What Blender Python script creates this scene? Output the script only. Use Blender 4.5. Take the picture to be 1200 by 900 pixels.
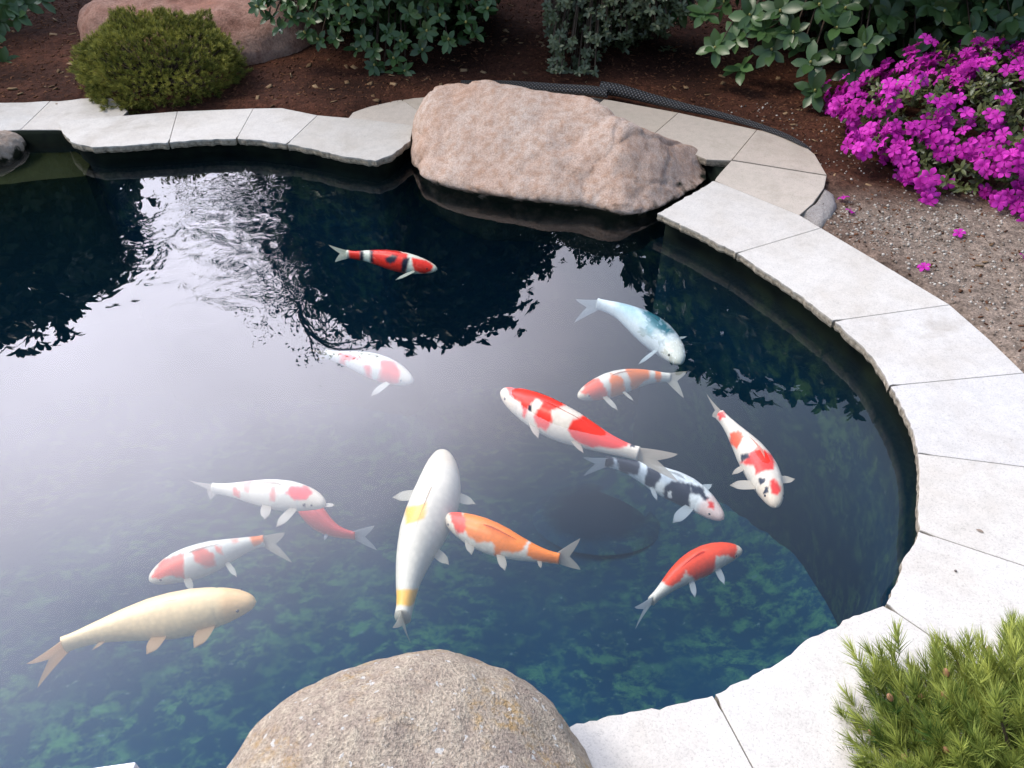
import bpy, math, random
import numpy as np
from mathutils import Vector, noise as mnoise
R = math.radians
random.seed(7)
rng = np.random.default_rng(7)
for o in list(bpy.data.objects):
    bpy.data.objects.remove(o)
scene = bpy.context.scene
COL = scene.collection

# ------------------------------------------------------------------ camera
CAMZ, PITCH, F = 1.685, R(42.0), 906.0
cd = bpy.data.cameras.new("camera")
cam = bpy.data.objects.new("camera", cd)
COL.objects.link(cam)
cam.location = (0, 0, CAMZ)
cam.rotation_euler = (math.pi / 2 - PITCH, 0, 0)
cd.sensor_width = 36.0
cd.lens = 36.0 * F / 1200.0
cd.clip_start = 0.05
cd.clip_end = 1500
scene.camera = cam

# ------------------------------------------------------------------ light
SUN_AZ, SUN_EL = R(-90), R(54)     # azimuth from +Y, negative = to the left
world = bpy.data.worlds.new("World")
scene.world = world
world.use_nodes = True
wn, wl = world.node_tree.nodes, world.node_tree.links
wn.clear()
def W(t, **k):
    n = wn.new(t)
    for a, b in k.items():
        setattr(n, a, b)
    return n
def wmath(op, a, b=None, clamp=False):
    n = W('ShaderNodeMath', operation=op, use_clamp=clamp)
    for i, v in enumerate((a, b)):
        if v is None: continue
        if isinstance(v, (int, float)): n.inputs[i].default_value = v
        else: wl.new(v, n.inputs[i])
    return n.outputs[0]
sky = W('ShaderNodeTexSky', sky_type='NISHITA', sun_disc=False, sun_elevation=SUN_EL, sun_rotation=SUN_AZ)
sky.air_density = 1.0; sky.dust_density = 1.5
bg1 = W('ShaderNodeBackground'); bg1.inputs[1].default_value = 0.15
wl.new(sky.outputs[0], bg1.inputs[0])
tc = W('ShaderNodeTexCoord')
sep = W('ShaderNodeSeparateXYZ'); wl.new(tc.outputs['Generated'], sep.inputs[0])
az = wmath('ARCTAN2', sep.outputs[0], sep.outputs[1])
el = wmath('ARCSINE', sep.outputs[2])
# a bright veil of cloud low in the left front of the garden
da = wmath('DIVIDE', wmath('SUBTRACT', az, R(-31)), R(26))
de = wmath('ADD', wmath('DIVIDE', wmath('MAXIMUM', wmath('SUBTRACT', el, R(39)), 0.0), R(9.6)), wmath('DIVIDE', wmath('MAXIMUM', wmath('SUBTRACT', R(39), el), 0.0), R(13)))
s2 = wmath('ADD', wmath('MULTIPLY', da, da), wmath('MULTIPLY', de, de))
glow = wmath('EXPONENT', wmath('MULTIPLY', s2, -0.5))
nz = W('ShaderNodeTexNoise'); nz.inputs['Scale'].default_value = 2.2; nz.inputs['Detail'].default_value = 4
wl.new(tc.outputs['Generated'], nz.inputs['Vector'])
cl = wmath('ADD', wmath('MULTIPLY', nz.outputs[0], 0.9), 0.55)
back = wmath('ADD', wmath('MULTIPLY', sep.outputs[1], 0.55), wmath('MULTIPLY', sep.outputs[2], 0.75))
back = wmath('ADD', wmath('MULTIPLY', back, 1.0, True), 0.08)          # dimming added to the unseen sky behind the viewer, to deepen the shade
veil = wmath('MULTIPLY', back, 0.40)
lum = wmath('MULTIPLY', wmath('ADD', wmath('MULTIPLY', glow, 9.8), veil), cl)
up = wmath('GREATER_THAN', sep.outputs[2], -0.02)
bg2 = W('ShaderNodeBackground'); 
cmx = W('ShaderNodeMix', data_type='RGBA'); wl.new(wmath('MULTIPLY', glow, 2.5, True), cmx.inputs[0])
cmx.inputs[6].default_value = (0.64, 0.79, 1.0, 1); cmx.inputs[7].default_value = (0.91, 0.88, 1.0, 1); wl.new(cmx.outputs[2], bg2.inputs[0])
wl.new(wmath('MULTIPLY', lum, up), bg2.inputs[1])
add = W('ShaderNodeAddShader'); wl.new(bg1.outputs[0], add.inputs[0]); wl.new(bg2.outputs[0], add.inputs[1])
wo = W('ShaderNodeOutputWorld'); wl.new(add.outputs[0], wo.inputs[0])

sd = bpy.data.lights.new("sun", 'SUN'); sd.energy = 1.5; sd.angle = R(14); sd.color = (1, 0.91, 0.78)
sun = bpy.data.objects.new("sun", sd); COL.objects.link(sun)
sdir = Vector((math.sin(SUN_AZ) * math.cos(SUN_EL), math.cos(SUN_AZ) * math.cos(SUN_EL), math.sin(SUN_EL)))
sun.rotation_euler = (-sdir).to_track_quat('-Z', 'Y').to_euler()
sun.location = sdir * 30

scene.view_settings.view_transform = 'Standard'
scene.view_settings.look = 'None'
scene.view_settings.exposure = 0.34
scene.view_settings.gamma = 1
scene.render.engine = 'CYCLES'
scene.cycles.transparent_max_bounces = 16
scene.cycles.volume_bounces = 1
scene.cycles.use_denoising = True

# ------------------------------------------------------------------ helpers
CP, SP = math.cos(PITCH), math.sin(PITCH)
def pw(px, py, z=0.0):
    """a point of the photograph at height z -> the real place"""
    a, b = (px - 600) / F, (450 - py) / F
    dx, dy, dz = a, CP + b * SP, -SP + b * CP
    t = (z - CAMZ) / dz
    return np.array([dx * t, dy * t, z])
def pw_y(px, py, Y):
    a, b = (px - 600) / F, (450 - py) / F
    dx, dy, dz = a, CP + b * SP, -SP + b * CP
    t = Y / dy
    return np.array([dx * t, Y, CAMZ + dz * t])
def proj(P):
    P = np.asarray(P, float)
    dz = P[..., 2] - CAMZ
    d = P[..., 1] * CP - dz * SP
    return 600 + F * P[..., 0] / d, 450 - F * (P[..., 1] * SP + dz * CP) / d
def tag(o, label=None, cat=None, group=None, kind=None):
    if label: o['label'] = label
    if cat: o['category'] = cat
    if group: o['group'] = group
    if kind: o['kind'] = kind
    return o
def empty(name, loc, label, cat, group=None):
    o = bpy.data.objects.new(name, None); COL.objects.link(o)
    o.location = loc; o.empty_display_size = 0.1
    return tag(o, label, cat, group)
def mkmesh(name, V, Fc, mats, smooth=True, attrs=None, uv=None, fmat=None):
    me = bpy.data.meshes.new(name)
    V = np.asarray(V, np.float32).reshape(-1, 3)
    if isinstance(Fc, np.ndarray):
        n, k = Fc.shape
        me.vertices.add(len(V)); me.vertices.foreach_set('co', V.ravel())
        me.loops.add(n * k); me.loops.foreach_set('vertex_index', Fc.astype(np.int32).ravel())
        me.polygons.add(n)
        me.polygons.foreach_set('loop_start', np.arange(0, n * k, k, dtype=np.int32))
        me.update(calc_edges=True)
    else:
        me.from_pydata([tuple(map(float, v)) for v in V], [], Fc)
    me.validate()
    if not isinstance(mats, (list, tuple)): mats = [mats]
    for m in mats: me.materials.append(m)
    if smooth: me.polygons.foreach_set('use_smooth', [True] * len(me.polygons))
    if fmat is not None: me.polygons.foreach_set('material_index', np.asarray(fmat, np.int32))
    for k_, a in (attrs or {}).items():
        a = np.asarray(a, np.float32)
        if a.ndim == 1:
            at = me.attributes.new(k_, 'FLOAT', 'POINT'); at.data.foreach_set('value', a)
        else:
            at = me.attributes.new(k_, 'FLOAT_COLOR', 'POINT'); at.data.foreach_set('color', a.ravel())
    if uv is not None:
        ul = me.uv_layers.new(name='UVMap')
        li = np.empty(len(me.loops), np.int32); me.loops.foreach_get('vertex_index', li)
        ul.data.foreach_set('uv', np.asarray(uv, np.float32)[li].ravel())
    me.update()
    return me
def link(name, me, parent=None, loc=None):
    o = bpy.data.objects.new(name, me); COL.objects.link(o)
    if parent is not None: o.parent = parent
    if loc is not None: o.location = loc
    return o
def centred(V):
    """move the origin of a thing to the middle of its base"""
    V = np.asarray(V, float)
    c = np.array([(V[:, 0].min() + V[:, 0].max()) / 2, (V[:, 1].min() + V[:, 1].max()) / 2, V[:, 2].min()])
    return V - c, c

class Geo:
    def __init__(s): s.v, s.f, s.a, s.n = [], [], [], 0
    def add(s, V, Fq, a=None):
        V = np.asarray(V, float)
        s.v.append(V); s.f.append(np.asarray(Fq) + s.n); s.n += len(V)
        s.a.append(np.full(len(V), 0.5) if a is None else np.broadcast_to(a, (len(V),)).copy())
    def arrays(s): return np.concatenate(s.v), np.concatenate(s.f), np.concatenate(s.a)

# ------------------------------------------------------------------ materials
def newmat(name):
    m = bpy.data.materials.new(name); m.use_nodes = True
    nt = m.node_tree; nt.nodes.clear()
    out = nt.nodes.new('ShaderNodeOutputMaterial')
    p = nt.nodes.new('ShaderNodeBsdfPrincipled')
    nt.links.new(p.outputs[0], out.inputs[0])
    return m, nt, p, out
def node(nt, t, ins=None, **k):
    n = nt.nodes.new(t)
    for a, b in k.items(): setattr(n, a, b)
    for a, b in (ins or {}).items():
        if hasattr(b, 'is_linked'): nt.links.new(b, n.inputs[a])
        else: n.inputs[a].default_value = b
    return n
def ramp(nt, fac, stops, interp='LINEAR'):
    r = nt.nodes.new('ShaderNodeValToRGB'); r.color_ramp.interpolation = interp
    e = r.color_ramp.elements
    while len(e) > 1: e.remove(e[-1])
    e[0].position = stops[0][0]; e[0].color = (*stops[0][1], 1)
    for p_, c in stops[1:]:
        x = e.new(p_); x.color = (*c, 1)
    nt.links.new(fac, r.inputs[0]); return r.outputs[0]
def mixc(nt, f, a, b, bt='MIX'):
    n = nt.nodes.new('ShaderNodeMix'); n.data_type = 'RGBA'; n.blend_type = bt
    for i, v in ((0, f), (6, a), (7, b)):
        if hasattr(v, 'is_linked'): nt.links.new(v, n.inputs[i])
        else: n.inputs[i].default_value = v if i == 0 else (*v, 1)
    return n.outputs[2]
def nz_(nt, vec, scale, detail=4, rough=0.55, dist=0.0):
    return node(nt, 'ShaderNodeTexNoise', {'Vector': vec, 'Scale': scale, 'Detail': detail, 'Roughness': rough, 'Distortion': dist}).outputs[0]
def bump(nt, p, h, strength, dist=0.01):
    b = node(nt, 'ShaderNodeBump', {'Height': h, 'Strength': strength, 'Distance': dist})
    nt.links.new(b.outputs[0], p.inputs['Normal'])

def stone_mat(name, c1, c2, c3, scale=3.0, speck=0.5, lichen=None, rough=0.85, bs=0.5, moss=None, objspace=True):
    m, nt, p, out = newmat(name)
    t = node(nt, 'ShaderNodeTexCoord')
    vec = t.outputs['Object']
    n1 = nz_(nt, vec, scale, 6, 0.6)
    n2 = nz_(nt, vec, scale * 9, 5, 0.6)
    n3 = nz_(nt, vec, scale * 45, 3, 0.7)
    c = mixc(nt, ramp(nt, n1, [(0.3, (0, 0, 0)), (0.7, (1, 1, 1))]), c1, c2)
    c = mixc(nt, ramp(nt, n2, [(0.42, (0, 0, 0)), (0.72, (0.8, 0.8, 0.8))]), c, c3)
    sp = ramp(nt, n3, [(0.3, (1 - speck,) * 3), (0.5, (1, 1, 1)), (0.72, (1 + speck * 0.9,) * 3)])
    c = mixc(nt, 1.0, c, sp, 'MULTIPLY')
    vo = node(nt, 'ShaderNodeTexVoronoi', {'Vector': vec, 'Scale': scale * 30})
    pit = ramp(nt, vo.outputs['Distance'], [(0.0, (1, 1, 1)), (0.16, (0, 0, 0))])
    c = mixc(nt, mixc(nt, 0.4, (0, 0, 0), pit), c, tuple(x * 0.35 for x in c1))
    if lichen:
        nl = nz_(nt, vec, scale * 2.3, 3, 0.6, 0.4)
        nl2 = nz_(nt, vec, scale * 16, 3, 0.7)
        ff = mixc(nt, 1.0, ramp(nt, nl, [(0.53, (0, 0, 0)), (0.66, (0.9,) * 3)]), ramp(nt, nl2, [(0.45, (0, 0, 0)), (0.62, (0.8,) * 3)]), 'MULTIPLY')
        c = mixc(nt, ff, c, lichen)
        wsp = nz_(nt, vec, scale * 14, 2, 0.5)
        c = mixc(nt, ramp(nt, wsp, [(0.66, (0, 0, 0)), (0.70, (0.8,) * 3)]), c, (0.55, 0.54, 0.5))
    if moss:
        g = node(nt, 'ShaderNodeNewGeometry'); sz = node(nt, 'ShaderNodeSeparateXYZ', {0: g.outputs['Position']})
        a = node(nt, 'ShaderNodeMath', {0: sz.outputs[2], 1: node(nt, 'ShaderNodeMath', {0: nz_(nt, vec, 14, 3), 1: 0.16, 2: 0.42}, operation='MULTIPLY_ADD').outputs[0]}, operation='ADD')
        a2 = node(nt, 'ShaderNodeMath', {0: a.outputs[0], 1: 0.51}, operation='SUBTRACT')
        c = mixc(nt, ramp(nt, a2.outputs[0], [(0.0, (1, 1, 1)), (moss, (0, 0, 0))]), c, (0.012, 0.014, 0.006))
    nt.links.new(c, p.inputs['Base Color'])
    p.inputs['Roughness'].default_value = rough
    p.inputs['Specular IOR Level'].default_value = 0.25
    h = node(nt, 'ShaderNodeMath', {0: n2, 1: n3}, operation='ADD').outputs[0]
    bump(nt, p, h, bs, 0.012)
    return m

def slab_mat():
    m, nt, p, out = newmat('pale_granite')
    t = node(nt, 'ShaderNodeTexCoord'); g = node(nt, 'ShaderNodeNewGeometry')
    vec = g.outputs['Position']; oi = node(nt, 'ShaderNodeObjectInfo')
    base = ramp(nt, oi.outputs['Random'], [(0.0, (0.48, 0.452, 0.405)), (0.5, (0.56, 0.53, 0.48)), (1.0, (0.515, 0.495, 0.465))])
    att = node(nt, 'ShaderNodeAttribute', attribute_name='warm')
    base = mixc(nt, att.outputs['Fac'], base, (0.42, 0.31, 0.21))
    n1 = nz_(nt, vec, 5, 5, 0.6, 0.3); n3 = nz_(nt, vec, 230, 3, 0.75); n2 = nz_(nt, vec, 28, 4)
    c = mixc(nt, ramp(nt, n1, [(0.42, (0, 0, 0)), (0.75, (0.5,) * 3)]), base, (0.42, 0.37, 0.30))
    c = mixc(nt, 1.0, c, ramp(nt, n2, [(0.3, (0.93,) * 3), (0.6, (1.03,) * 3)]), 'MULTIPLY')
    c = mixc(nt, 1.0, c, ramp(nt, n3, [(0.30, (0.70,) * 3), (0.46, (1,) * 3), (0.7, (1.08,) * 3)]), 'MULTIPLY')
    st1 = nz_(nt, vec, 2.3, 5, 0.7, 0.6); c = mixc(nt, ramp(nt, st1, [(0.55, (0, 0, 0)), (0.72, (0.55,) * 3)]), c, (0.30, 0.25, 0.19))
    # soiled, split edge faces
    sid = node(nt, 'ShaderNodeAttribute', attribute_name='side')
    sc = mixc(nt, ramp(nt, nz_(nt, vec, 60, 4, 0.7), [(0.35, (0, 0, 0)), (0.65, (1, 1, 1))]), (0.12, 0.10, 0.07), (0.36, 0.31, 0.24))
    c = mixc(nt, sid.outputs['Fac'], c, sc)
    nt.links.new(c, p.inputs['Base Color'])
    p.inputs['Roughness'].default_value = 0.8; p.inputs['Specular IOR Level'].default_value = 0.3
    bump(nt, p, node(nt, 'ShaderNodeMath', {0: n3, 1: n2}, operation='ADD').outputs[0], 0.35, 0.004)
    return m

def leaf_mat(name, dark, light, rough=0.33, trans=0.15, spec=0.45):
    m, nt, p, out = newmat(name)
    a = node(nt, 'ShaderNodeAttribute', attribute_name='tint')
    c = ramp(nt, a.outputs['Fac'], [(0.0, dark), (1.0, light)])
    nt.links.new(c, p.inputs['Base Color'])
    p.inputs['Roughness'].default_value = rough
    p.inputs['Specular IOR Level'].default_value = spec
    if trans:
        tr = node(nt, 'ShaderNodeBsdfTranslucent', {'Color': c})
        mx = node(nt, 'ShaderNodeMixShader', {0: trans, 1: p.outputs[0], 2: tr.outputs[0]})
        nt.links.new(mx.outputs[0], out.inputs[0])
    return m
def plain_mat(name, col, rough=0.6, spec=0.4, var=0.25, scale=20, b=0.2, metallic=0):
    m, nt, p, out = newmat(name)
    t = node(nt, 'ShaderNodeTexCoord')
    n1 = nz_(nt, t.outputs['Object'], scale, 4)
    c = mixc(nt, n1, tuple(x * (1 - var) for x in col), tuple(min(1, x * (1 + var)) for x in col))
    nt.links.new(c, p.inputs['Base Color'])
    p.inputs['Roughness'].default_value = rough; p.inputs['Specular IOR Level'].default_value = spec
    p.inputs['Metallic'].default_value = metallic
    if b: bump(nt, p, n1, b, 0.01)
    return m

M_slab = slab_mat()
M_boulder = stone_mat('pink_granite', (0.47, 0.315, 0.235), (0.52, 0.43, 0.365), (0.34, 0.195, 0.12), 3.4, 0.3, None, bs=0.5, moss=0.03)
M_fore = stone_mat('weathered_granite', (0.41, 0.335, 0.25), (0.23, 0.175, 0.145), (0.48, 0.405, 0.30), 4.0, 0.5, (0.40, 0.25, 0.09), bs=0.8)
M_red = stone_mat('red_boulder', (0.26, 0.10, 0.06), (0.36, 0.26, 0.21), (0.17, 0.075, 0.05), 1.6, 0.3, None, bs=0.6)
M_smallb = stone_mat('pond_edge_stone', (0.36, 0.29, 0.23), (0.28, 0.2, 0.15), (0.4, 0.35, 0.3), 5.0, 0.3, None, bs=0.5, moss=0.015)
M_rhodo = leaf_mat('rhododendron_leaf', (0.010, 0.028, 0.010), (0.080, 0.155, 0.048))
M_small = leaf_mat('small_leaf', (0.03, 0.045, 0.02), (0.13, 0.16, 0.08))
M_azleaf = leaf_mat('azalea_leaf', (0.03, 0.05, 0.015), (0.14, 0.15, 0.05))
M_petal = leaf_mat('azalea_petal', (0.36, 0.008, 0.26), (0.70, 0.05, 0.52), 0.6, 0.25, 0.2)
M_globe = leaf_mat('globe_needles', (0.025, 0.055, 0.010), (0.38, 0.36, 0.075), 0.6, 0.1, 0.25)
M_pine = leaf_mat('pine_needles', (0.03, 0.085, 0.015), (0.46, 0.50, 0.11), 0.5, 0.1, 0.3)
M_bud = plain_mat('pale_bud', (0.35, 0.32, 0.10), 0.5)
M_pbud = plain_mat('brown_bud', (0.28, 0.14, 0.07), 0.7)
M_bark = plain_mat('bark', (0.07, 0.05, 0.035), 0.9, var=0.5)
M_black = plain_mat('black_liner', (0.006, 0.007, 0.006), 0.7, 0.2)
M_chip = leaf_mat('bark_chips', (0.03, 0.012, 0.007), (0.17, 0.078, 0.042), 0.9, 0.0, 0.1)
M_pebble = leaf_mat('pebbles', (0.12, 0.085, 0.06), (0.50, 0.46, 0.40), 0.8, 0.0, 0.2)

# ------------------------------------------------------------------ pond outline
ZS = 0.085
inner_px = [(-60, 158), (22, 154), (62, 153), (69, 150), (72, 158), (84, 168), (107, 173), (150, 171), (198, 167), (240, 164), (277, 163),
            (305, 165), (335, 169), (370, 176), (400, 183), (441, 189), (463, 181), (480, 166), (489, 150), (560, 141), (680, 141), (765, 158),
            (828, 188), (836, 211), (768, 250), (815, 272), (862, 297), (902, 323), (940, 349), (976, 376), (1005, 401), (1028, 428), (1042, 452),
            (1058, 480), (1070, 508), (1075, 531), (1073, 575), (1076, 622), (1060, 648), (1048, 680), (1035, 707), (1000, 720), (950, 744),
            (920, 769), (880, 789), (836, 813), (780, 824), (720, 834), (675, 846)]
POND = [pw(x, y, ZS)[:2] for x, y in inner_px]
POND += [np.array(p) for p in [(-0.05, 0.70), (-0.45, 0.58), (-1.0, 0.36), (-1.8, 0.35), (-2.6, 0.7), (-3.2, 1.3), (-3.5, 2.2), (-3.3, 3.0)]]
POND = np.array(POND)
def seg_dist(P, poly):
    P = np.asarray(P, float); best = np.full(len(P), 1e9); inside = np.zeros(len(P), bool)
    n = len(poly)
    for i in range(n):
        a, b = poly[i], poly[(i + 1) % n]
        ab = b - a; L = ab @ ab + 1e-12
        t = np.clip(((P - a) @ ab) / L, 0, 1)
        d = np.hypot(*(P - (a + t[:, None] * ab)).T); best = np.minimum(best, d)
        c = ((a[1] > P[:, 1]) != (b[1] > P[:, 1]))
        xs = a[0] + (P[:, 1] - a[1]) * (b[0] - a[0]) / (b[1] - a[1] + 1e-12)
        inside ^= c & (P[:, 0] < xs)
    return best, inside
def densify(poly, step, closed=True):
    out = []
    n = len(poly)
    for i in range(n if closed else n - 1):
        a, b = np.asarray(poly[i], float), np.asarray(poly[(i + 1) % n], float)
        k = max(1, int(np.linalg.norm(b - a) / step))
        for j in range(k): out.append(a + (b - a) * j / k)
    if not closed: out.append(np.asarray(poly[-1], float))
    return np.array(out)
def vnoise(P, s, seed=0.0):
    return np.array([mnoise.noise(Vector((p[0] * s + seed, p[1] * s - seed, (p[2] if len(p) > 2 else 0) * s + seed * .7))) for p in P])
area2 = sum(POND[i][0] * POND[(i + 1) % len(POND)][1] - POND[(i + 1) % len(POND)][0] * POND[i][1] for i in range(len(POND)))
def offset(poly, d):
    n = len(poly); out = []
    sg = 1 if area2 > 0 else -1
    for i in range(n):
        t = poly[(i + 1) % n] - poly[i - 1]; t = t / (np.linalg.norm(t) + 1e-9)
        out.append(poly[i] + sg * d * np.array([t[1], -t[0]]))
    return np.array(out)

def floor_col(nt, vec):
    a1 = ramp(nt, nz_(nt, vec, 2.0, 3, 0.6, 0.5), [(0.38, (0.2,) * 3), (0.58, (1, 1, 1))])
    a2 = ramp(nt, nz_(nt, vec, 13, 6, 0.7, 0.25), [(0.47, (0, 0, 0)), (0.62, (1, 1, 1))])
    f = mixc(nt, 1.0, a1, a2, 'MULTIPLY')
    c = mixc(nt, f, (0.016, 0.105, 0.18), (0.22, 0.40, 0.21))
    return mixc(nt, ramp(nt, nz_(nt, vec, 26, 4, 0.7), [(0.64, (0, 0, 0)), (0.70, (0.7,) * 3)]), c, (0.35, 0.42, 0.40))
# pond basin wall
dn = densify(POND, 0.08)
rings = [(0.05, 0.048), (0.05, -0.1), (0.05, -0.5), (0.03, -2.4)]
ro = [np.column_stack([offset(dn, d) if d else dn, np.full(len(dn), z)]) for d, z in rings]
lip = np.column_stack([offset(dn, 0.16), np.full(len(dn), 0.040)])
allr = [lip] + ro
n = len(dn); V = np.concatenate(allr)
Fq = np.array([[r * n + i, r * n + (i + 1) % n, (r + 1) * n + (i + 1) % n, (r + 1) * n + i] for r in range(len(allr) - 1) for i in range(n)])
m, nt, p, out = newmat('pond_wall'); M_wall = m
g = node(nt, 'ShaderNodeNewGeometry')
nn = nz_(nt, g.outputs['Position'], 9, 5, 0.6)
wz = node(nt, 'ShaderNodeSeparateXYZ', {0: g.outputs['Position']})
wet = node(nt, 'ShaderNodeMapRange', {0: wz.outputs[2], 1: -0.02, 2: -0.35, 3: 0.0, 4: 1.0}).outputs[0]
cw = mixc(nt, wet, ramp(nt, nn, [(0.35, (0.004, 0.006, 0.006)), (0.7, (0.011, 0.016, 0.010))]), mixc(nt, 1.0, floor_col(nt, g.outputs['Position']), (0.26, 0.27, 0.30), 'MULTIPLY'))
nt.links.new(cw, p.inputs['Base Color'])
p.inputs['Roughness'].default_value = 0.9; p.inputs['Specular IOR Level'].default_value = 0.05
tag(link('pond_wall', mkmesh('pond_wall', V, Fq, m)), kind='structure')

# pond floor with silt and patches of green algae
gx = np.linspace(-3.9, 2.2, 110); gy = np.linspace(0.0, 4.4, 80)
X, Y = np.meshgrid(gx, gy)
P2 = np.column_stack([X.ravel(), Y.ravel()])
Z = -0.66 + 0.02 * vnoise(P2, 3.0) - 0.38 * np.clip(P2[:, 1] - 0.4, 0, 3.4)
fd_, fi_ = seg_dist(P2, POND); fd_ = np.where(fi_, fd_, -fd_); Z = Z + 0.22 * np.exp(-np.clip(fd_ + 0.05, 0, 9) / 0.2)
V = np.column_stack([P2, Z]); nx = len(gx)
Fq = np.array([[j * nx + i, j * nx + i + 1, (j + 1) * nx + i + 1, (j + 1) * nx + i] for j in range(len(gy) - 1) for i in range(nx - 1)])
m, nt, p, out = newmat('pond_floor')
g = node(nt, 'ShaderNodeNewGeometry'); vec = g.outputs['Position']
c = floor_col(nt, vec)
'''
a1 = ramp(nt, nz_(nt, vec, 2.0, 3, 0.6, 0.5), [(0.38, (0.25,) * 3), (0.58, (1, 1, 1))])
a2 = ramp(nt, nz_(nt, vec, 13, 6, 0.7, 0.25), [(0.46, (0, 0, 0)), (0.63, (1, 1, 1))])
f = mixc(nt, 1.0, a1, a2, 'MULTIPLY')
c = mixc(nt, f, (0.012, 0.085, 0.17), (0.24, 0.46, 0.24))
c = mixc(nt, ramp(nt, nz_(nt, vec, 26, 4, 0.7), [(0.64, (0, 0, 0)), (0.70, (0.7,) * 3)]), c, (0.35, 0.42, 0.40))
'''
nt.links.new(c, p.inputs['Base Color']); p.inputs['Roughness'].default_value = 0.95; p.inputs['Specular IOR Level'].default_value = 0.0
tag(link('pond_floor', mkmesh('pond_floor', V, Fq, m)), kind='structure')

# green stone shelf just under the water, far left
sh = [pw(x, y, -0.05)[:2] for x, y in [(-120, 150), (60, 150), (82, 172), (106, 190), (100, 206), (0, 216), (-120, 222)]]
shd = densify(np.array(sh), 0.05); shd = shd + 0.012 * np.column_stack([vnoise(shd, 9), vnoise(shd, 9, 5)])
k = len(shd); V = np.concatenate([np.column_stack([shd, np.full(k, -0.05)]), np.column_stack([shd, np.full(k, -0.9)])])
Fs = [list(range(k))] + [[i, i + k, (i + 1) % k + k, (i + 1) % k] for i in range(k)]
M_shelf = plain_mat('mossy_shelf', (0.016, 0.020, 0.006), 0.9, 0.05, var=0.5, scale=7)
tag(link('pond_shelf', mkmesh('pond_shelf', V, Fs, M_shelf, smooth=False)), kind='structure')

# water: one closed body, calm with a patch of ripples at the far left where the inlet runs
m, nt, p, out = newmat('pond_water'); nt.nodes.remove(p)
g = node(nt, 'ShaderNodeNewGeometry'); vec = g.outputs['Position']
fr = node(nt, 'ShaderNodeFresnel', {'IOR': 1.46})
sx = node(nt, 'ShaderNodeSeparateXYZ', {0: vec})
def gauss(cx, cy, rx, ry):
    a = node(nt, 'ShaderNodeMath', {0: sx.outputs[0], 1: cx}, operation='SUBTRACT').outputs[0]
    a = node(nt, 'ShaderNodeMath', {0: a, 1: rx}, operation='DIVIDE').outputs[0]
    a = node(nt, 'ShaderNodeMath', {0: a, 1: a}, operation='MULTIPLY').outputs[0]
    b = node(nt, 'ShaderNodeMath', {0: sx.outputs[1], 1: cy}, operation='SUBTRACT').outputs[0]
    b = node(nt, 'ShaderNodeMath', {0: b, 1: ry}, operation='DIVIDE').outputs[0]
    b = node(nt, 'ShaderNodeMath', {0: b, 1: b}, operation='MULTIPLY').outputs[0]
    s = node(nt, 'ShaderNodeMath', {0: a, 1: b}, operation='ADD').outputs[0]
    s = node(nt, 'ShaderNodeMath', {0: s, 1: -1.0}, operation='MULTIPLY').outputs[0]
    return node(nt, 'ShaderNodeMath', {0: s}, operation='EXPONENT').outputs[0]
rip = gauss(*pw(276, 275, 0)[:2], 0.36, 0.55)
w1 = nz_(nt, vec, 7.5, 2, 0.5, 0.5)
w2 = nz_(nt, vec, 3.2, 2, 0.5, 0.3)
w3 = nz_(nt, vec, 17, 2, 0.5, 0.4)
rip = node(nt, 'ShaderNodeMapRange', {0: rip, 1: 0.06, 2: 1.0, 3: 0.0, 4: 1.0}).outputs[0]
h1 = node(nt, 'ShaderNodeMath', {0: w1, 1: rip}, operation='MULTIPLY').outputs[0]
ncol = node(nt, 'ShaderNodeTexNoise', {'Vector': vec, 'Scale': 4.5, 'Detail': 1.5, 'Roughness': 0.5})
nv1 = node(nt, 'ShaderNodeVectorMath', {0: ncol.outputs['Color'], 1: (0.5, 0.5, 0.5)}, operation='SUBTRACT').outputs[0]
nv2 = node(nt, 'ShaderNodeVectorMath', {0: nv1, 1: (0.022, 0.022, 0.0)}, operation='MULTIPLY').outputs[0]
nv3 = node(nt, 'ShaderNodeVectorMath', {0: nv2, 1: (0.0, 0.0, 1.0)}, operation='ADD').outputs[0]
nvn = node(nt, 'ShaderNodeVectorMath', {0: nv3}, operation='NORMALIZE').outputs[0]
h1 = node(nt, 'ShaderNodeMath', {0: h1, 1: 1.0}, operation='MULTIPLY').outputs[0]
h2 = node(nt, 'ShaderNodeMath', {0: w2, 1: 0.07}, operation='MULTIPLY').outputs[0]
h3 = node(nt, 'ShaderNodeMath', {0: w3, 1: 0.006}, operation='MULTIPLY').outputs[0]
h = h1
bp = node(nt, 'ShaderNodeBump', {'Height': h, 'Strength': 1.0, 'Distance': 0.010, 'Normal': nvn})
gl = node(nt, 'ShaderNodeBsdfGlossy', {'Roughness': 0.0, 'Normal': bp.outputs[0], 'Color': (1, 1, 1, 1)})
nt.links.new(bp.outputs[0], fr.inputs['Normal'])
tr = node(nt, 'ShaderNodeBsdfTransparent', {'Color': (1, 1, 1, 1)})
mx = node(nt, 'ShaderNodeMixShader', {0: fr.outputs[0], 1: tr.outputs[0], 2: gl.outputs[0]})
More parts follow.
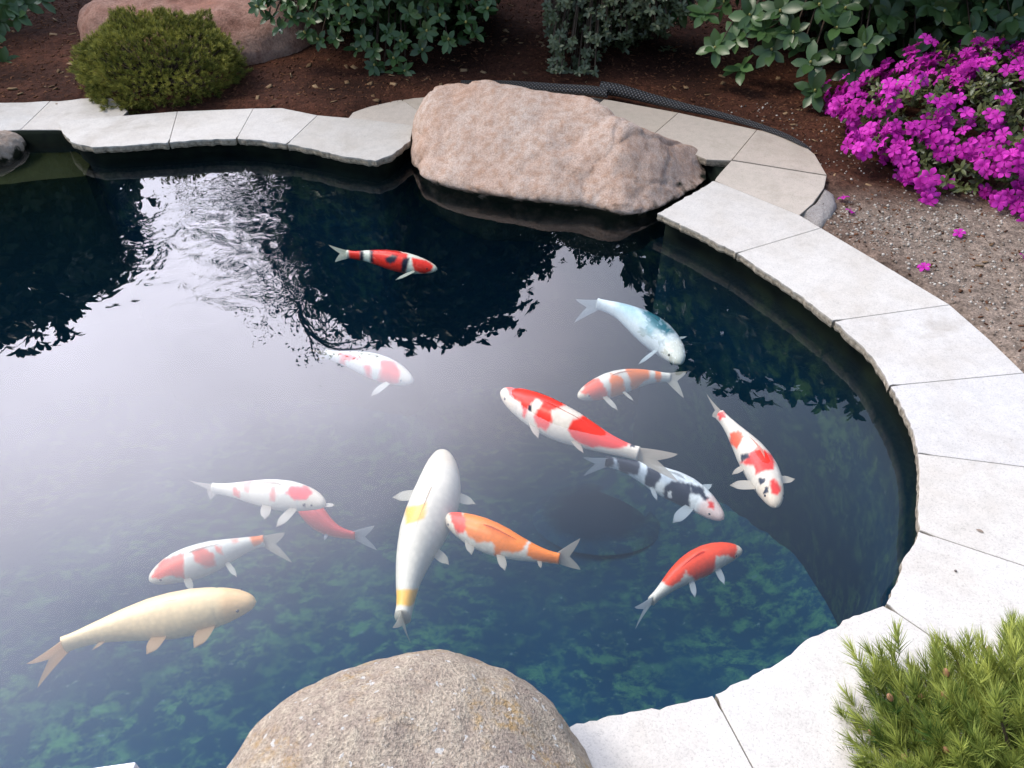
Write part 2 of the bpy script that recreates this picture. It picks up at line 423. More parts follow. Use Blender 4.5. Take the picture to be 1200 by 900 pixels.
# seen from below or at the hidden flanks there is no mirror
bf = node(nt, 'ShaderNodeMixShader', {0: g.outputs['Backfacing'], 1: mx.outputs[0], 2: tr.outputs[0]})
nt.links.new(bf.outputs[0], out.inputs['Surface'])
vs = node(nt, 'ShaderNodeVolumeScatter', {'Color': (0.12, 0.50, 0.85, 1), 'Density': 0.04, 'Anisotropy': 0.2})
va = node(nt, 'ShaderNodeVolumeAbsorption', {'Color': (0.20, 0.50, 0.60, 1), 'Density': 1.05})
av = node(nt, 'ShaderNodeAddShader', {0: vs.outputs[0], 1: va.outputs[0]})
nt.links.new(av.outputs[0], out.inputs['Volume'])
wp = offset(dn, 0.045); k = len(wp)
V = np.concatenate([np.column_stack([wp, np.zeros(k)]), np.column_stack([wp, np.full(k, -2.6)])])
Fs = [list(range(k)), list(range(2 * k - 1, k - 1, -1))] + [[i, i + k, (i + 1) % k + k, (i + 1) % k] for i in range(k)]
if area2 < 0:
    Fs[0] = Fs[0][::-1]; Fs[1] = Fs[1][::-1]; Fs[2:] = [f_[::-1] for f_ in Fs[2:]]
tag(link('pond_water', mkmesh('pond_water', V, Fs, m, smooth=False)), kind='structure')

# ground
def axis(lo, hi, step, far):
    a = list(np.arange(lo, hi + 1e-6, step)); s = step
    x = hi
    while x < far: s *= 1.35; x += s; a.append(x)
    s = step; x = lo
    while x > -far: s *= 1.35; x -= s; a.insert(0, x)
    return np.array(a)
gx, gy = axis(-4.2, 3.2, 0.035, 600), axis(-0.6, 6.6, 0.035, 600)
X, Y = np.meshgrid(gx, gy); P2 = np.column_stack([X.ravel(), Y.ravel()])
near = (np.abs(P2[:, 0]) < 8) & (P2[:, 1] > -4) & (P2[:, 1] < 12)
D = np.full(len(P2), 5.0); IN = np.zeros(len(P2), bool)
D[near], IN[near] = seg_dist(P2[near], POND)
sm = np.clip((D - 0.36) / 0.14, 0, 1); sm = sm * sm * (3 - 2 * sm)
nzv = np.zeros(len(P2))
nzv[near] = 0.012 * vnoise(P2[near], 3.1) + 0.007 * vnoise(P2[near], 11) + 0.006 * vnoise(P2[near], 29)
Z = 0.005 + sm * (0.055 + nzv) + np.clip(P2[:, 1] - 4.3, 0, 2.5) * 0.05
V = np.column_stack([P2, Z]); nx = len(gx)
ii, jj = np.meshgrid(np.arange(nx - 1), np.arange(len(gy) - 1))
base = (jj * nx + ii).ravel()
Fq = np.column_stack([base, base + 1, base + nx + 1, base + nx])
bad = IN | (D < 0.10)
Fq = Fq[~bad[Fq].any(axis=1)]
m, nt, p, out = newmat('soil')
g = node(nt, 'ShaderNodeNewGeometry'); vec = g.outputs['Position']; sx = node(nt, 'ShaderNodeSeparateXYZ', {0: vec})
n1 = nz_(nt, vec, 1.7, 5, 0.6); n2 = nz_(nt, vec, 30, 5, 0.7); n3 = nz_(nt, vec, 110, 3, 0.7)
c = mixc(nt, ramp(nt, n1, [(0.35, (0, 0, 0)), (0.65, (1, 1, 1))]), (0.034, 0.014, 0.009), (0.105, 0.040, 0.023))  # soil browns, darkened so the colour carries the shade under the shrubs
# sandy, gritty earth beside the right-hand slabs
u = node(nt, 'ShaderNodeMath', {0: sx.outputs[0], 1: 1.15}, operation='SUBTRACT').outputs[0]
v_ = node(nt, 'ShaderNodeMath', {0: 3.15, 1: sx.outputs[1]}, operation='SUBTRACT').outputs[0]
mn = node(nt, 'ShaderNodeMath', {0: u, 1: v_}, operation='MINIMUM').outputs[0]
mn = node(nt, 'ShaderNodeMath', {0: mn, 1: n1}, operation='ADD').outputs[0]
c = mixc(nt, ramp(nt, mn, [(0.5, (0, 0, 0)), (0.9, (1, 1, 1))]), c, (0.26, 0.20, 0.155))
c = mixc(nt, 1.0, c, ramp(nt, n2, [(0.3, (0.4,) * 3), (0.6, (1.15,) * 3), (0.8, (1.6,) * 3)]), 'MULTIPLY')
c = mixc(nt, 1.0, c, ramp(nt, n3, [(0.3, (0.5,) * 3), (0.7, (1.4,) * 3)]), 'MULTIPLY')
nt.links.new(c, p.inputs['Base Color']); p.inputs['Roughness'].default_value = 0.95; p.inputs['Specular IOR Level'].default_value = 0.15
bump(nt, p, n2, 0.9, 0.02)
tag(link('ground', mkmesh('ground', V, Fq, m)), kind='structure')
def ground_z(x, y):
    d, i = seg_dist(np.array([[x, y]]), POND)
    s = np.clip((d[0] - 0.36) / 0.14, 0, 1); s = s * s * (3 - 2 * s)
    return 0.005 + s * 0.055 + max(0, min(2.5, y - 4.3)) * 0.05

# ------------------------------------------------------------------ coping slabs
def slab(px, ztop, th, label, warm=0.0, world=False, group='granite coping slabs round the pond'):
    pts = np.array(px, float) if world else np.array([pw(x, y, ztop)[:2] for x, y in px])
    a = sum(pts[i][0] * pts[(i + 1) % len(pts)][1] - pts[(i + 1) % len(pts)][0] * pts[i][1] for i in range(len(pts)))
    if a < 0: pts = pts[::-1]
    c0 = pts.mean(0)
    # hairline joint
    pts = c0 + (pts - c0) * (1 - 0.0012 / max(0.15, np.linalg.norm(pts - c0, axis=1).mean()))
    d = densify(pts, 0.014)
    k = len(d)
    t = np.roll(d, -1, 0) - np.roll(d, 1, 0); t /= np.linalg.norm(t, axis=1)[:, None] + 1e-9
    nrm = np.column_stack([t[:, 1], -t[:, 0]])
    dist, _ = seg_dist(d, POND)
    rough = np.clip(1 - dist / 0.04, 0, 1)
    seed = random.random() * 50
    j1 = vnoise(d, 28, seed); j2 = vnoise(d, 70, seed + 3); j3 = vnoise(d, 45, seed + 9)
    def ring(off, z, amp, zamp=0.0):
        o = off + rough * amp * (0.6 * j1 + 0.4 * j2) - rough * amp * 0.4
        zz = z + rough * zamp * j3
        return np.column_stack([d + nrm * o[:, None], zz])
    rr = [ring(-0.0012, ztop, 0.011), ring(0.0, ztop - 0.0012, 0.011, 0.002), ring(0.0, ztop - th * 0.35, 0.014, 0.004),
          ring(0.0, ztop - th * 0.7, 0.012, 0.004), ring(-0.003, ztop - th, 0.018, 0.003)]
    # top: slightly shrunken inner rings for soft shading
    V = np.concatenate(rr); nr = len(rr)
    Fs = [list(range(k))]
    for r in range(nr - 1):
        for i in range(k): Fs.append([r * k + i, (r + 1) * k + i, (r + 1) * k + (i + 1) % k, r * k + (i + 1) % k])
    Fs.append([(nr - 1) * k + i for i in range(k)][::-1])
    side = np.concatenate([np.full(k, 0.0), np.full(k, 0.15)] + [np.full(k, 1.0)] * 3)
    Vc, c = centred(V)
    me = mkmesh('slab', Vc, Fs, M_slab, smooth=False, attrs={'side': side, 'warm': np.full(len(V), warm)})
    o = link('coping_slab', me, loc=c)
    tag(o, label, 'stone slab', group)
    return o
TH = 0.034
ZL = ZS - TH - 0.002
slab([(-70, 120), (62, 115), (24, 152), (-70, 158)], ZL, TH, 'pale slab leftmost at the left edge of the photo behind the little round stone')
slab([(62, 115.3), (128, 113), (150, 130), (120, 160), (68, 152), (24, 152)], ZL, TH, 'pale slab partly tucked under the globe shrub and the rounded end slab', 0.1)
slab([(68, 142), (125, 137), (208, 130.5), (198, 167), (150, 171), (107, 173), (84, 167), (72, 157)], ZS, TH, 'white slab with rounded left end just in front of the globe shrub')
slab([(208, 130.5), (297, 127), (277, 163), (240, 164), (198, 167)], ZS, TH, 'second white slab from the left end of the raised row, right below the globe shrub')
slab([(297, 127), (330, 126.5), (372, 135), (336, 169), (305, 165), (277, 163)], ZS, TH, 'white slab in the raised row between the globe shrub and the end slab by the pink boulder')
slab([(372, 135), (430, 140), (485, 147), (482, 165), (463, 180), (441, 189), (400, 183), (370, 176), (336, 169)], ZS, TH, 'long white end slab with clipped corner touching the left of the big pink boulder')
slab([(405, 142), (414, 131), (432, 121), (465, 112.5), (492, 131), (491, 152), (440, 150)], ZL, TH, 'small curved buff slab in the lower row left of the pink boulder', 0.35)
slab([(465, 112.5), (500, 107), (560, 107), (560, 145), (492, 131)], ZL, TH, 'buff slab mostly hidden behind the left end of the pink boulder', 0.4)
slab([(560, 105), (640, 107), (708, 116), (680, 137), (560, 141)], ZL, TH, 'buff slab just showing over the top of the pink boulder under the black hose', 0.5)
slab([(708, 116), (795, 132), (765, 158), (680, 138)], ZS - 0.015, TH, 'buff slab behind the middle of the pink boulder beside the black hose', 0.5)
slab([(795, 132), (887, 152), (857, 188), (828, 187), (765, 158)], ZS - 0.005, TH, 'buff slab behind the right tip of the pink boulder', 0.5)
slab([(887, 152), (915, 157), (938, 167), (955, 181), (969, 205), (858, 187)], ZS, TH, 'triangular dirty buff slab at the outer bend by the end of the black hose', 0.55)
slab([(857, 188), (969, 206), (966, 220), (953, 238), (937, 252), (836, 211)], ZS, TH, 'warm buff slab between the triangular slab and the white ring', 0.45)
slab([(836, 211), (937, 252), (962, 267), (862, 297), (815, 272), (768, 250)], ZS, TH, 'pale slab with pointed end starting the right hand ring at the pink boulder', 0.05)
slab([(862, 297), (962, 267), (1035, 310), (1113, 357), (976, 376), (940, 349), (902, 323)], ZS, TH, 'pale slab beside the gritty bare soil, second of the right hand ring from the boulder')
slab([(976, 376), (1113, 357), (1160, 398), (1200, 437), (1042, 452), (1028, 428), (1005, 401)], ZS, TH, 'pale slab with a faint brown stain, third of the right hand ring')
slab([(1042, 452), (1200, 437), (1248, 492), (1272, 556), (1075, 531), (1070, 508), (1058, 480)], ZS, TH, 'large pale slab at the right edge nearest the tail of the spotted upright koi')
slab([(1075, 531), (1272, 556), (1290, 620), (1276, 688), (1076, 622), (1073, 575)], ZS, TH, 'large pale slab at the right edge with a dried leaf on it')
slab([(1076, 622), (1276, 688), (1240, 770), (1180, 806), (1035, 707), (1048, 680), (1060, 648)], ZS, TH, 'bluish white slab at the inside of the lower right bend above the pine', 0.0)
slab([(1035, 707), (1180, 806), (1100, 900), (1000, 960), (920, 970), (836, 813), (880, 789), (920, 769), (950, 744), (1000, 720)], ZS, TH, 'broad white slab with scalloped edge left of the foreground pine')
slab([(836, 813), (920, 970), (800, 1040), (700, 1060), (640, 1060), (655, 850), (675, 846), (720, 834), (780, 824)], ZS, TH, 'bottom white slab touching the right side of the grey foreground boulder')
slab([(0.03, 0.27), (0.05, 0.72), (-0.05, 0.70), (-0.45, 0.58), (-0.45, 0.15)], ZS, TH, 'white slab underneath the grey foreground boulder', world=True)
slab([(-0.455, 0.15), (-0.455, 0.58), (-1.0, 0.36), (-1.0, 0.05)], ZS, TH, 'white slab at the near edge under the white box', world=True)
slab([(-1.005, 0.05), (-1.005, 0.36), (-1.6, 0.35), (-1.62, 0.04)], ZS, TH, 'white slab at the near edge left of the white box', world=True)

# ------------------------------------------------------------------ boulders
def rock_noise(V, N, amp, s, seed, octs=4):
    d = np.zeros(len(V)); a = 1.0
    for o in range(octs):
        d += a * vnoise(V, s * (2.1 ** o), seed + o * 3); a *= 0.5
    return V + N * (amp * d)[:, None]
def sphere_grid(nu, nv):
    th = np.linspace(0, math.pi, nv + 1); ph = np.linspace(0, 2 * math.pi, nu, endpoint=False)
    V = np.array([[math.sin(t) * math.cos(p_), math.sin(t) * math.sin(p_), math.cos(t)] for t in th[1:-1] for p_ in ph])
    V = np.concatenate([V, [[0, 0, 1], [0, 0, -1]]])
    Fs = []
    for j in range(nv - 2):
        for i in range(nu):
            a, b = j * nu + i, j * nu + (i + 1) % nu
            Fs.append([a, a + nu, b + nu, b])
    top, bot = len(V) - 2, len(V) - 1
    for i in range(nu):
        Fs.append([top, i, (i + 1) % nu]); o_ = (nv - 2) * nu
        Fs.append([bot, o_ + (i + 1) % nu, o_ + i])
    return V, Fs
def ellipsoid_rock(name, c, r, rotz, amp, s, seed, mat, label, cat, pw_=2.4, tilt=0.0, res=(120, 70)):
    U, Fs = sphere_grid(*res)
    k = (np.abs(U) ** pw_).sum(1) ** (-1 / pw_)
    V = U * k[:, None] * np.array(r)
    V = rock_noise(V, U, amp, s, seed, 5)
    ct, st = math.cos(tilt), math.sin(tilt)
    V = np.column_stack([V[:, 0] * ct + V[:, 2] * st, V[:, 1], -V[:, 0] * st + V[:, 2] * ct])
    cz, sz = math.cos(rotz), math.sin(rotz)
    V = np.column_stack([V[:, 0] * cz - V[:, 1] * sz, V[:, 0] * sz + V[:, 1] * cz, V[:, 2]]) + np.array(c)
    Vc, c0 = centred(V)
    return tag(link(name, mkmesh(name, Vc, Fs, mat), loc=c0), label, cat)

# the big pink boulder, lofted through its cross-sections from left to right
#   px, top y, bottom y at the water, distance of the crest behind the waterline
st_ = [(483, 165, 188, 0.16), (487, 138, 203, 0.26), (496, 116, 214, 0.36), (508, 101, 221, 0.44), (530, 97, 230, 0.50), (560, 97, 237, 0.52), (600, 99, 243, 0.52),
       (640, 103, 247, 0.50), (670, 108, 250, 0.48), (700, 121, 256, 0.44), (725, 136, 262, 0.40), (750, 149, 258, 0.36), (775, 160, 249, 0.32), (800, 168, 234, 0.28),
       (820, 177, 221, 0.22), (833, 190, 211, 0.14)]
secs = []
for px, ty, by, dep in st_:
    A = pw(px, by, 0.0)                                   # waterline in front
    B = pw_y(px, ty, A[1] + dep)                          # crest
    hgt = B[2]
    e = lambda a, b, z: np.array([A[0] + (B[0] - A[0]) * a, A[1] + dep * a + b, z])
    secs.append([e(0, 0.22, -0.30), e(0, 0.13, -0.12), e(0, 0.055, 0.0), e(0.0, -0.004, hgt * 0.17), e(0.16, 0.0, hgt * 0.36), e(0.42, 0.0, hgt * 0.62), e(0.72, 0, hgt * 0.86),
                 B, B + [0, 0.07 * dep / 0.5, -0.03 * hgt / 0.3], B + [0, 0.13 * dep / 0.5, -hgt * 0.5], B + [0, 0.12 * dep / 0.5, -hgt - 0.1], B + [0, 0.05, -hgt - 0.3]])
secs = np.array(secs)
def catmull(P, n, closed=False):
    P = np.asarray(P, float); N = len(P); out = []
    rngk = range(N) if closed else range(N - 1)
    for i in rngk:
        p0, p1, p2, p3 = (P[(i - 1) % N], P[i], P[(i + 1) % N], P[(i + 2) % N]) if closed else (P[max(i - 1, 0)], P[i], P[i + 1], P[min(i + 2, N - 1)])
        for j in range(n):
            t = j / n
            out.append(0.5 * (2 * p1 + (p2 - p0) * t + (2 * p0 - 5 * p1 + 4 * p2 - p3) * t * t + (3 * p1 - p0 - 3 * p2 + p3) * t ** 3))
    if not closed: out.append(P[-1])
    return np.array(out)
S1 = catmull(secs, 8)                                     # stations
S2 = np.array([catmull(s, 8, True) for s in S1])
ns, nc = S2.shape[:2]
V = S2.reshape(-1, 3)
Fs = [[i * nc + j, i * nc + (j + 1) % nc, (i + 1) * nc + (j + 1) % nc, (i + 1) * nc + j] for i in range(ns - 1) for j in range(nc)]
ci = len(V); V = np.concatenate([V, [S2[0].mean(0) - [0.02, 0, 0], S2[-1].mean(0) + [0.02, 0, 0]]])
Fs += [[ci, (j + 1) % nc, j] for j in range(nc)] + [[ci + 1, (ns - 1) * nc + j, (ns - 1) * nc + (j + 1) % nc] for j in range(nc)]
cc = V.mean(0); Nn = V - cc; Nn /= np.linalg.norm(Nn, axis=1)[:, None]
V = rock_noise(V, Nn, 0.020, 4.2, 11.3, 5)
rid = np.array([mnoise.ridged_multi_fractal(Vector(p * 2.6), 0.9, 2.1, 4, 1.0, 2.0) for p in V]); V = V + Nn * (0.017 * (rid - 1.2))[:, None]
for i_, p_ in enumerate(V):
    dd_, _pp = mnoise.voronoi(Vector((p_[0] * 3.1 + .35 * mnoise.noise(Vector(p_ * 5)), p_[1] * 3.1, p_[2] * 4.6 + .3 * mnoise.noise(Vector(p_ * 6 + 3)))))
    V[i_] -= Nn[i_] * (0.010 * math.exp(-((dd_[1] - dd_[0]) / 0.05) ** 2) + 0.012 * (dd_[0] - 0.3))
Vc, c0 = centred(V)
me = mkmesh('boulder', Vc, Fs, M_boulder)
tag(link('boulder', me, loc=c0), 'big pink granite boulder lying across the far edge of the pond', 'boulder')

ellipsoid_rock('boulder', (-0.178, 0.42, 0.07), (0.385, 0.415, 0.375), 0.15, 0.03, 3.2, 4.2, M_fore,
               'rounded grey brown boulder with orange lichen in the bottom foreground', 'boulder', 2.1)
cL = pw(-14, 172, 0.03)
ellipsoid_rock('boulder', (cL[0], cL[1], 0.02), (0.155, 0.12, 0.085), 0.3, 0.02, 6, 8.1, M_smallb,
               'little round stone cut by the left edge of the photo at the waterline', 'stone', 2.2)
cR = pw(225, 20, 0.2)
ellipsoid_rock('boulder', (-1.90, 5.15, 0.06), (0.74, 0.62, 0.30), -0.25, 0.06, 2.2, 2.7, M_red,
               'flat rust red and grey boulder lying on the mulch behind the globe shrub', 'boulder', 2.6, tilt=0.05)

def drain_mat():
    m, nt, p, out = newmat('dark_drain')
    t = node(nt, 'ShaderNodeTexCoord'); vec = t.outputs['Object']
    ln = node(nt, 'ShaderNodeVectorMath', {0: vec}, operation='LENGTH').outputs['Value']
    n1 = nz_(nt, vec, 9, 5, 0.7)
    e = node(nt, 'ShaderNodeMath', {0: n1, 1: 0.22, 2: ln}, operation='MULTIPLY_ADD').outputs[0]
    c = mixc(nt, ramp(nt, e, [(0.30, (0, 0, 0)), (0.44, (1, 1, 1))]), (0.005, 0.032, 0.07), floor_col(nt, node(nt, 'ShaderNodeNewGeometry').outputs['Position']))
    nt.links.new(c, p.inputs['Base Color']); p.inputs['Roughness'].default_value = 0.95; p.inputs['Specular IOR Level'].default_value = 0
    return m
# drain dome on the pond floor
dc = pw(700, 612, -1.20)
for _ in range(12): dc = pw(700, 612, -0.66 - 0.38 * (dc[1] - 0.4))
U, Fs = sphere_grid(48, 24)
V = U * np.array([0.33, 0.33, 0.03])
rr_ = np.hypot(U[:, 0], U[:, 1]); V[:, 2] += 0.015 * (np.abs(rr_ - 0.85) < 0.1)
dr_ = tag(link('pond_drain', mkmesh('pond_drain', V, Fs, drain_mat()), loc=(dc[0], dc[1], -0.66 - 0.38 * (dc[1] - 0.4) + 0.035)),
    'round dark drain cover on the pond floor below the black and white koi', 'drain')
dr_.rotation_euler = (-math.atan(0.38), 0, 0)
# ------------------------------------------------------------------ koi
def koi_material(name, shine=0.35):
    m, nt, p, out = newmat(name)
    a = node(nt, 'ShaderNodeAttribute', attribute_name='skin')
    uvn = node(nt, 'ShaderNodeUVMap', uv_map='UVMap')
    mp = node(nt, 'ShaderNodeMapping', {0: uvn.outputs[0]}); mp.inputs['Scale'].default_value = (34, 22, 1)
    vo = node(nt, 'ShaderNodeTexVoronoi', {'Vector': mp.outputs[0], 'Scale': 1.0, 'Randomness': 0.8})
    c = mixc(nt, 1.0, a.outputs['Color'], ramp(nt, vo.outputs['Distance'], [(0.0, (1.03,) * 3), (0.75, (0.87,) * 3)]), 'MULTIPLY')
    nt.links.new(c, p.inputs['Base Color'])
    p.inputs['Roughness'].default_value = shine; p.inputs['Specular IOR Level'].default_value = 0.25
    bump(nt, p, vo.outputs['Distance'], 0.12, 0.003)
    return m
def fin_material():
    m, nt, p, out = newmat('koi_fin')
    a = node(nt, 'ShaderNodeAttribute', attribute_name='skin')
    uvn = node(nt, 'ShaderNodeUVMap', uv_map='UVMap')
    mp = node(nt, 'ShaderNodeMapping', {0: uvn.outputs[0]}); mp.inputs['Scale'].default_value = (1.0, 34, 1)
    wv = node(nt, 'ShaderNodeTexWave', {'Vector': mp.outputs[0], 'Scale': 0.31, 'Distortion': 0.5}, bands_direction='Y')
    c = mixc(nt, 1.0, a.outputs['Color'], ramp(nt, wv.outputs[0], [(0.0, (0.8,) * 3), (1.0, (1.05,) * 3)]), 'MULTIPLY')
    nt.links.new(c, p.inputs['Base Color']); p.inputs['Roughness'].default_value = 0.5
    t_ = node(nt, 'ShaderNodeBsdfTransparent', {'Color': (1, 1, 1, 1)})
    su = node(nt, 'ShaderNodeSeparateXYZ', {0: uvn.outputs[0]})
    al = ramp(nt, su.outputs[0], [(0.0, (0.95,) * 3), (0.55, (0.72,) * 3), (1.0, (0.48,) * 3)])
    tl = node(nt, 'ShaderNodeBsdfTranslucent', {'Color': c}); pm = node(nt, 'ShaderNodeMixShader', {0: 0.4, 1: p.outputs[0], 2: tl.outputs[0]})
    mx = node(nt, 'ShaderNodeMixShader', {0: al, 1: t_.outputs[0], 2: pm.outputs[0]})
    nt.links.new(mx.outputs[0], out.inputs[0]); return m
M_koi, M_fin = koi_material('koi_skin'), fin_material()
M_eye = plain_mat('koi_eye', (0.01, 0.01, 0.012), 0.15, 0.8, b=0)
WHITE, RED, ORANGE, BLACK, CREAM, TEAL = (.68, .61, .50), (.78, .035, .02), (.85, .17, .012), (.012, .014, .03), (.80, .64, .40), (.03, .14, .17)
GOLD = (.82, .42, .06)
def point_in(px, py, poly):
    """signed distance in pixels, negative inside"""
    d, i = seg_dist(np.column_stack([px, py]), np.array(poly, float))
    return np.where(i, -d, d)
PW = [(0, 0), (.012, .22), (.03, .36), (.06, .50), (.10, .64), (.16, .78), (.24, .91), (.34, 1.0), (.45, 1.0), (.56, .90), (.68, .70), (.80, .49), (.90, .35), (.96, .30), (1, .30)]
PH = [(0, 0), (.012, .20), (.03, .33), (.06, .46), (.10, .60), (.16, .76), (.24, .92), (.34, 1.04), (.45, 1.04), (.56, .96), (.68, .78), (.80, .58), (.90, .46), (.96, .42), (1, .44)]
def koi(off, sc, spine, maxw, z, label, base=WHITE, patches=(), pecs=(), tail=None, dorsal=(.36, .66), dh=.6, head=None, tilt=0.0, roll=0.0, tailcol=None, seed=0, wn=2.0, tip_z=.035):
    T_ = lambda p: (off[0] + p[0] / sc, off[1] + p[1] / sc)
    sp = [T_(p) for p in spine]
    zz = lambda s: z - tilt * s
    n0 = len(sp)
    W3 = np.array([pw(x, y, zz(i / (n0 - 1))) for i, (x, y) in enumerate(sp)])
    cv = catmull(W3, 12)
    L = np.r_[0, np.cumsum(np.linalg.norm(np.diff(cv, axis=0), axis=1))]
    NS, NT = 130, 56
    us = np.r_[np.linspace(0, 1, 26) ** 1.7 * .12, np.linspace(.12, 1, NS - 25)[1:]]
    NS = len(us)
    C = np.column_stack([np.interp(us * L[-1], L, cv[:, k]) for k in range(3)])
    # smooth the axis
    for _ in range(14): C[1:-1] = (C[:-2] + C[1:-1] * 2 + C[2:]) / 4
    T = np.gradient(C, us, axis=0); T /= np.linalg.norm(T, axis=1)[:, None]
    up = np.array([0, 0, 1.0]); S = np.cross(T, up); S /= np.linalg.norm(S, axis=1)[:, None]
    U = np.cross(S, T)
    mid = C[NS // 2]; dep = mid[1] * CP - (mid[2] - CAMZ) * SP
    w = maxw / F * dep / 2 * .96
    Wd = np.interp(us, *zip(*PW)) * w; H = np.interp(us, *zip(*PH)) * w * 1.04
    for _ in range(2):
        Wd[3:-1] = (Wd[2:-2] + 2 * Wd[3:-1] + Wd[4:]) / 4; H[3:-1] = (H[2:-2] + 2 * H[3:-1] + H[4:]) / 4
    th = np.linspace(0, 2 * math.pi, NT, endpoint=False) + roll
    cs, sn = np.cos(th), np.sin(th)                      # 0 = dorsal
    sq = 2 / 2.15
    cx = np.sign(sn) * np.abs(sn) ** sq; cy = np.sign(cs) * np.abs(cs) ** sq
    # gill cheeks
    V = C[:, None, :] + S[:, None, :] * (Wd[:, None] * cx[None])[..., None] + U[:, None, :] * (H[:, None] * cy[None])[..., None]
    ridge = np.exp(-((us - .52) / .16) ** 2) * .06 * w
    V += U[:, None, :] * (ridge[:, None] * np.clip(cs, 0, 1)[None] ** 8)[..., None]
    gill = np.exp(-((us[:, None] - (.205 - .02 * np.cos(th)[None] * 0)) / .006) ** 2) * (np.abs(sn)[None] > .35) * .03 * w
    V -= S[:, None, :] * (gill * np.sign(cx)[None])[..., None]
    V = V.reshape(-1, 3)
    uv = np.column_stack([np.repeat(us, NT), np.tile(np.arange(NT) / NT, NS)])
    Fs = [[i * NT + j, i * NT + (j + 1) % NT, (i + 1) * NT + (j + 1) % NT, (i + 1) * NT + j] for i in range(NS - 1) for j in range(NT)]
    Fs.append([(NS - 1) * NT + j for j in range(NT)])
    Fs.append([j for j in range(NT)][::-1])
    fm = [0] * len(Fs)
    X, Y = proj(V)
    col = np.tile(np.array(base, float), (len(V), 1))
    uu = uv[:, 0]; vv = np.repeat(np.cos(th)[None], NS, 0).ravel()
    # pale belly, faintly pink head
    hd = np.array(head if head else tuple(b * f for b, f in zip(base, (1.0, .93, .86))))
    kk = np.clip((.2 - uu) / .05, 0, 1)[:, None]; col = col * (1 - kk) + hd * kk
    nx1 = vnoise(V, 38, seed + 1.7) * wn + vnoise(V, 120, seed) * wn * .8
    tint = vnoise(V, 16, seed + 5)
    for pt in patches:
        c, poly = pt[0], [T_(p) for p in pt[1]]
        soft = pt[2] if len(pt) > 2 else 1.4
        d = point_in(X, Y, poly) + nx1
        k_ = np.clip(.5 - d / (2 * soft), 0, 1)[:, None]
        cc_ = np.array(c) * (1 + .12 * tint[:, None])
        col = col * (1 - k_) + np.clip(cc_, 0, 1) * k_
    cols = [np.column_stack([col, np.ones(len(col))])]
    VV, FF, UV = [V], Fs, [uv]; nv = len(V)
    def fin_sheet(G, colr, u_):
        """G: rows x cols x 3 sheet; thickened a little"""
        nonlocal nv
        r, c = G.shape[:2]
        a = G[1:, :-1] - G[:-1, :-1]; b = G[:-1, 1:] - G[:-1, :-1]
        nn_ = np.cross(a.reshape(-1, 3), b.reshape(-1, 3)).mean(0); nn_ /= np.linalg.norm(nn_) + 1e-9
        t_ = .0012 * (1 - .8 * np.linspace(0, 1, r))[:, None, None]
        for sgn in (1, -1):
            VV.append((G + nn_ * t_ * sgn).reshape(-1, 3))
            UV.append(np.column_stack([np.repeat(np.linspace(u_[0], u_[1], r), c), np.tile(np.linspace(0, 1, c), r)]))
            cols.append(np.tile(np.r_[colr, 1.0], (r * c, 1)))
            for i in range(r - 1):
                for j in range(c - 1):
                    q = [nv + i * c + j, nv + i * c + j + 1, nv + (i + 1) * c + j + 1, nv + (i + 1) * c + j]
                    FF.append(q if sgn > 0 else q[::-1]); fm.append(1)
            nv += r * c
    fincol = np.array(tailcol if tailcol else tuple(min(1, b * 1.0) for b in base))
    # paired fins: (base point, tip point, width in px)
    for q in pecs:
        b_, t_, wd = q[0], q[1], q[2] / sc if q[2] > 0 else 10
        u0 = .5 if len(q) < 4 else q[3]
        dz = -.12 * w
        B = pw(*T_(b_), z + dz); E = pw(*T_(t_), z + dz * 1.3)
        nb = C[np.argmin(np.linalg.norm(C[:, :2] - B[:2], axis=1))]; B = B + (np.array([nb[0], nb[1], B[2]]) - B) * .38
        ax = E - B; Ln = np.linalg.norm(ax); ax /= Ln
        sd_ = np.cross(ax, up); sd_ /= np.linalg.norm(sd_)
        # lean the blade so that the camera sees the same breadth
        wid = wd / F * dep / 2
        r, c = 18, 9
        tt = np.linspace(0, 1, r); prof = (.62 + .55 * tt) * np.sqrt(np.clip(1 - (tt * .992) ** 2.4, 0, 1))
        cc2 = np.linspace(-1, 1, c)
        G = B + (ax * Ln)[None, None] * (tt[:, None, None] - .12 * (cc2 ** 2)[None, :, None] * tt[:, None, None]) + sd_[None, None] * (prof[:, None] * cc2[None])[..., None] * wid
        G = G + up * (.10 * wid * np.sin(tt * 3)[:, None] * np.ones(c)[None] + .15 * wid * cc2[None] * tt[:, None])[..., None]
        fin_sheet(G, fincol, (0.1, .8))
    # dorsal fin: long, folded low along the back
    if dh:
        i0, i1 = np.searchsorted(us, dorsal[0]), np.searchsorted(us, dorsal[1])
        idx = np.arange(i0, i1); q = (us[idx] - dorsal[0]) / (dorsal[1] - dorsal[0])
        hh = np.interp(q, [0, .08, .2, .6, 1], [0, .8, 1, .6, .12]) * dh * w * .42
        bse = C[idx] + U[idx] * (H[idx] * .97)[:, None]
        rows = [bse + T[idx] * (hh * k * .7)[:, None] + (U[idx] + S[idx] * .35) * (hh * k)[:, None] for k in np.linspace(0, 1, 5)]
        near_c = col.reshape(NS, NT, 3)[idx, 0]
        fin_sheet(np.array(rows), np.clip(near_c.mean(0), 0, 1), (.5, 1.0))
